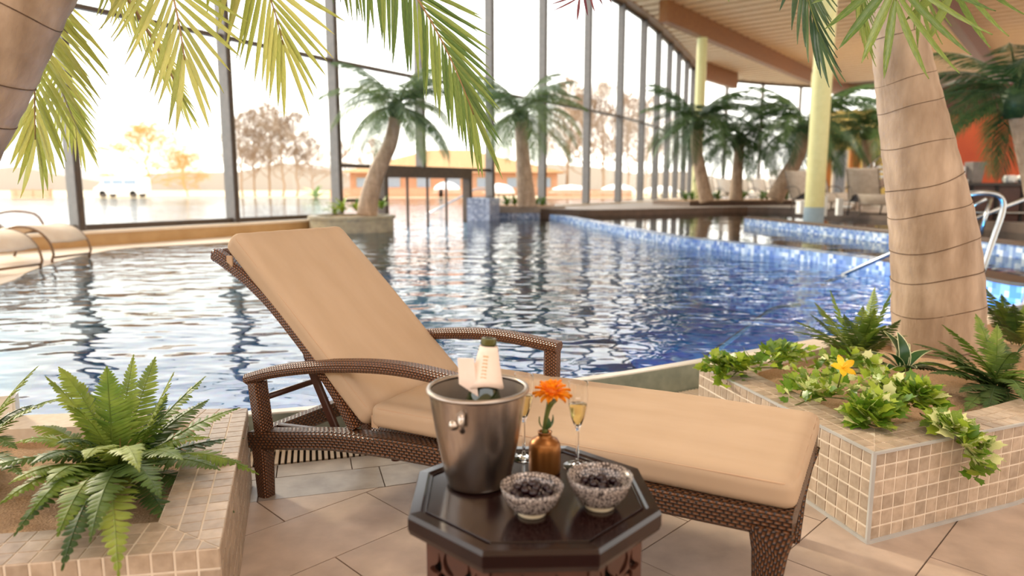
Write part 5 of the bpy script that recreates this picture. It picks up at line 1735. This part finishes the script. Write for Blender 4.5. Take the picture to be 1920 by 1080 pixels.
# small white poolside boxes near the column
for k, (u, v, Y, w, h, lab) in enumerate(((1507, 388, 20, .32, .34, 'small white box left of the nearest yellow column'), (1545, 385, 18.5, .12, .5, 'slim white post right of the nearest yellow column'), (1574, 384, 19, .14, .42, 'short white post by the grey lounger'))):
    p = atY(u, v, Y)
    t = thing('poolside_post' if k else 'poolside_box', lab, 'post' if k else 'box', (p.x, p.y, DZ))
    MB().box((0, 0, h / 2), (w, w, h)).build('body', M['white'], t)
    MB().box((0, 0, h + .015), (w * 1.12, w * 1.12, .03)).build('cap', M['white'], t)

# --- bar
ba, bb = atY(1772, 345, 16.2), atY(2060, 345, 15.2)
ba.z = bb.z = 0
d = bb - ba; L_ = d.length; d.normalize(); n_ = Vector((d.y, -d.x, 0))
BTZ = zat(348, 16.0)
bar = thing('bar_counter', 'dark mahogany bar counter on the right behind the steel handrails', 'counter', (ba.x, ba.y, 0))
MB().box(d * L_ / 2 + up * (BTZ + .03), (L_ + .2, .8, .06), (d, n_, up)).build('counter_top', M['bartop'], bar)
MB().box(d * L_ / 2 + up * ((BTZ + DZ) / 2), (L_, .5, BTZ - DZ), (d, n_, up)).build('body', M['bar'], bar)
for k in range(6):
    MB().box(d * (L_ * (k + .5) / 6) + n_ * .26 + up * ((BTZ + DZ) / 2), (L_ / 6 - .08, .03, BTZ - DZ - .12), (d, n_, up)).build('front_panel', M['bar'], bar)
    MB().box(d * (L_ * k / 6) + n_ * .28 + up * ((BTZ + DZ) / 2), (.05, .05, BTZ - DZ), (d, n_, up)).build('upright', M['blackwood'], bar)
MB().tube([n_ * .45 + up * (DZ + .2), d * L_ + n_ * .45 + up * (DZ + .2)], .03, 8).build('foot_rail', M['chrome'], bar, True)
def on_bar(u, s_=0.0):
    q = atY(u, 345, 16.0)
    f = (q - ba).dot(d)
    return ba + d * f + n_ * s_ + up * (BTZ + .06)
t = thing('grey_bin', 'grey tapered bin standing on the bar counter', 'bin', on_bar(1826))
MB().lathe([(.15, 0), (.20, .44), (.215, .44), (.215, .47), (.19, .47), (.19, .44), (.14, .02), (0, .02)], 4, (0, 0, 0), R(45)).build('body', M['greybin'], t)
MB().lathe([(.225, .40), (.23, .43)], 4, (0, 0, 0), R(45)).build('band', M['greybin'], t)
t = thing('white_dispenser', 'white box dispenser left of the grey bin on the bar', 'dispenser', on_bar(1801))
MB().box((0, 0, .04), (.28, .2, .07)).build('base', M['white'], t)
MB().box((-.02, .04, .26), (.24, .14, .24)).build('head', M['white'], t)
MB().box((.0, .07, .12), (.1, .05, .14)).build('neck', M['greybin'], t)
for k, u in enumerate((1886, 1908, 1932)):
    t = thing('rolled_towel', ['leftmost rolled white towel on the bar', 'middle rolled white towel on the bar', 'rolled white towel on the bar at the picture edge'][k], 'towel', on_bar(u) + up * .085, 0, 'rolled towels on the bar')
    MB().lathe([(.0, -.14), (.06, -.14), (.085, -.12), (.085, .12), (.06, .14), (0, .14)], 18).build('roll', M['white'], t, True)
    t.rotation_euler = (R(90), 0, R(10))
    MB().lathe([(.087, -.02), (.087, .02)], 18).build('band', M['vanglass'], t)

# ================================================================== OUTDOORS THINGS
def bare_tree(height, spread, seed, mat, droop=0.0, nb=20, low=.18):
    rng = random.Random(seed)
    tm, tw = MB(), MB()
    def branch(p, d, L, r, k):
        pts = [p]; dd = d
        for i in range(3):
            dd = (dd + Vector((rng.uniform(-1, 1), rng.uniform(-1, 1), rng.uniform(-.5, .8) - droop * i)) * .2).normalized()
            pts.append(pts[-1] + dd * (L / 3))
        (tm if k == 3 else tw).tube(pts, [max(.016, r), max(.014, r * .8), max(.012, r * .6), max(.010, r * .4)], 3, False)
        if k == 0: return
        for i in range(5 if k > 1 else 4):
            f = rng.uniform(.25, 1) * 2.99; j = int(f)
            a = rng.uniform(0, 6.28)
            nd = (dd * .7 + Vector((math.cos(a), math.sin(a), rng.uniform(-.2, .7))) * .75).normalized()
            branch(pts[j].lerp(pts[j + 1], f - j), nd, L * rng.uniform(.45, .7), r * .5, k - 1)
    lead = [Vector((0, 0, 0))]
    for i in range(8):
        lead.append(lead[-1] + Vector((rng.uniform(-.25, .25), rng.uniform(-.25, .25), height * .92 / 8)))
    tm.tube(lead, [height * .013 * (1 - .85 * i / 8) + .012 for i in range(9)], 6, False)
    for i in range(nb):
        f = (low + (1 - low) * (i + .5) / nb) * 7.99; j = int(f)
        a = i * 2.4 + rng.uniform(-.4, .4)
        t = f / 8
        L = height * spread * (.45 + .9 * math.sin(math.pi * min(1, .25 + t * .72)) - .35 * t)
        branch(lead[j].lerp(lead[j + 1], f - j), Vector((math.cos(a), math.sin(a), .55 + .5 * t)).normalized(), L, height * .006 * (1.1 - t * .7), 3)
    return tm.mesh('trunk', mat, True), tw.mesh('twigs', mat, True)
TR = [bare_tree(10, .24, s_, M['bark']) for s_ in (1, 2, 3)]
WI = [bare_tree(7.5, .42, 5, M['willow'], .5, 26, .08)]
def put_tree(name, label, u, Y, h, meshes, h0, rz, group, wide=1.0):
    p = atY(u, 360, Y); p.z = .15
    t = thing(name, label, 'tree', p, rz, group)
    s_ = h / h0
    for nm, me in zip(('trunk', 'twigs'), meshes):
        o = link(nm, me, t); o.scale = (s_ * wide, s_ * wide, s_)
    return t
put_tree('willow_tree', 'golden bushy willow on the bank beside the white van', 268, 74, 7.4, WI[0], 7.5, 0, None, 1.25)
put_tree('willow_tree.001', 'lower golden willow right of the big willow', 352, 78, 4.6, WI[0], 7.5, 2, None, 1.2)
for k, (u, h) in enumerate(((455, 9.0), (478, 9.6), (505, 10.4), (530, 9.5), (556, 9.2), (588, 6.6))):
    put_tree('bare_tree', ['leftmost', 'second', 'third', 'fourth', 'fifth', 'smallest and rightmost'][k] + ' bare tree of the clump between the left windows', u, 74 + k % 3, h, TR[k % 3], 10, k * 1.3, 'bare trees between the left windows')
for k, (u, h) in enumerate(((640, 6.5), (700, 7), (1062, 15), (1092, 13), (1130, 14), (1178, 13), (1212, 12))):
    put_tree('bare_tree', ['low bare tree left of the S-curved palm', 'bare tree above the tan roof, left side', 'tall bare tree right of the straight palm', 'bare tree behind the white covers', 'tall bare tree in the middle of the right windows', 'bare tree behind the narrow right panes', 'rightmost bare tree outside'][k], u, (97 if k < 2 else 84) + 2 * (k % 3), h * (1.15 if k < 2 else 1), TR[k % 3], 10, k * .9 + .4, 'bare trees right of the doorway')
# white van
vp_ = atY(231, 368, 70); vp_.z = .16
van = thing('white_van', 'white van parked on the bank beyond the outdoor pool', 'van', vp_)
side = [(-2.3, .35), (-2.35, .9), (-1.9, 1.15), (-1.1, 1.95), (2.2, 2.0), (2.35, 1.7), (2.35, .35)]
vs_ = [(x, -.95, z) for x, z in side] + [(x, .95, z) for x, z in side]
n = len(side)
mb = MB(); mb.add(vs_, [tuple(range(n)), tuple(range(2 * n - 1, n - 1, -1))] + [(i, n + i, n + (i + 1) % n, (i + 1) % n) for i in range(n)])
fix_normals(mb.build('body', M['cover'], van))
for x0, x1 in ((-1.35, -.55), (-.45, .6), (.7, 1.9)):
    MB().box(((x0 + x1) / 2, -.96, 1.5), (x1 - x0, .03, .45)).build('side_window', M['vanglass'], van)
for x in (-1.5, 1.5):
    for y in (-.85, .85):
        o = MB().lathe([(0, -.1), (.34, -.1), (.34, .1), (0, .1)], 20).build('wheel', M['tubed'], van); o.location = (x, y, .34); o.rotation_euler = (R(90), 0, 0)
# hipped-roof house
ha = atY(640, 365, 84); hbx = atY(1062, 365, 84)
hw = hbx.x - ha.x
house = thing('pool_house', 'tan hipped-roof wooden house beyond the doorway', 'house', ((ha.x + hbx.x) / 2, 84, .16))
ez, rz2 = zat(322, 84) - .16, zat(281, 88) - .16
MB().box((0, 4, ez / 2), (hw * .92, 8, ez)).build('wall', M['wallorange'], house)
mb = MB(); w2 = hw / 2
mb.add([(-w2, -1, ez - .1), (w2, -1, ez - .1), (w2, 9, ez - .1), (-w2, 9, ez - .1), (-3.2, 4, rz2), (1.6, 4, rz2)], [(0, 1, 5, 4), (1, 2, 5), (2, 3, 4, 5), (3, 0, 4), (3, 2, 1, 0)])
fix_normals(mb.build('roof', M['roofbrown'], house))
for k in range(7):
    x = -hw * .40 + k * hw * .8 / 6
    f = MB().box((x, -.03, ez * .55), (1.9, .1, ez * .5)).build('window', M['roofbrown'], house)
    MB().box((x, -.09, ez * .55), (1.6, .04, ez * .4)).build('pane', M['vanglass'], f)
for z in (.5, .85):
    MB().box((0, -1.3, z), (hw * .95, .12, .16)).build('railing_board', M['wallorange'], house)
# white covers on the terrace
for k, (u, v, Y, w, h) in enumerate(((838, 366, 72, 1.5, 1.15), (935, 366, 72, 1.7, .95), (1070, 360, 74, 2.3, .8), (1158, 358, 75, 2.0, .9), (1240, 360, 72, 2.0, .7))):
    p = atY(u, v, Y); p.z = .16
    t = thing('covered_parasol', ['round white cover seen through the doorway', 'round white cover left of the straight palm trunk', 'long white cover right of the straight palm', 'white cover in the middle right windows', 'white cover behind the narrow right panes'][k], 'cover', p, 0, 'white covers on the terrace')
    MB().lathe([(w * .95, .35), (w, .45), (w * .8, .45 + h * .55), (w * .45, .45 + h * .85), (0, .45 + h)], 24).build('cover', M['cover'], t, True)
    MB().tube([Vector((0, 0, 0)), Vector((0, 0, .5))], .08, 8).build('post', M['tubed'], t)
# jetty and planks, orange wooden boats
for k, (u, w) in enumerate(((668, 5.2), (770, 6.5), (870, 5.0), (1100, 9.0), (60, 4.0))):
    p = atY(u, 368, 69.5); p.z = .16
    t = thing('wooden_bench_wall', ['orange timber ledge left of the doorway', 'orange timber ledge in the left half of the doorway', 'orange timber ledge in the right half of the doorway', 'long orange timber ledge beyond the right windows', 'low tan timber ledge at the far left'][k], 'ledge', p, 0, 'timber ledges on the terrace')
    for j in range(3):
        MB().box((0, 0, .14 + j * .26), (w, .3, .22)).build('board', M['wallorange'], t)
    for x in (-w / 2 + .3, 0, w / 2 - .3):
        MB().box((x, .2, .42), (.12, .12, .84)).build('post', M['roofbrown'], t)
# white umbrella-less yucca by the pool
pz = atY(592, 366, 66.5); pz.z = .14
bromeliad('yucca_plant', 'pale yellow spiky plant on the bank left of the doorway', pz, 1.6, 16, 120, M['ivy_pale'], None)
# steel rail of the outdoor steps
o = MB().tube([Vector((0, 0, 0)), Vector((1.9, 1.0, 1.0)), Vector((2.3, 1.2, 1.0))], .035, 8).build('outdoor_handrail', M['chrome'], None, True)
p = atY(797, 395, 27); o.location = (p.x, p.y, .12)
tag(o, 'slanting steel handrail seen through the doorway', 'handrail')
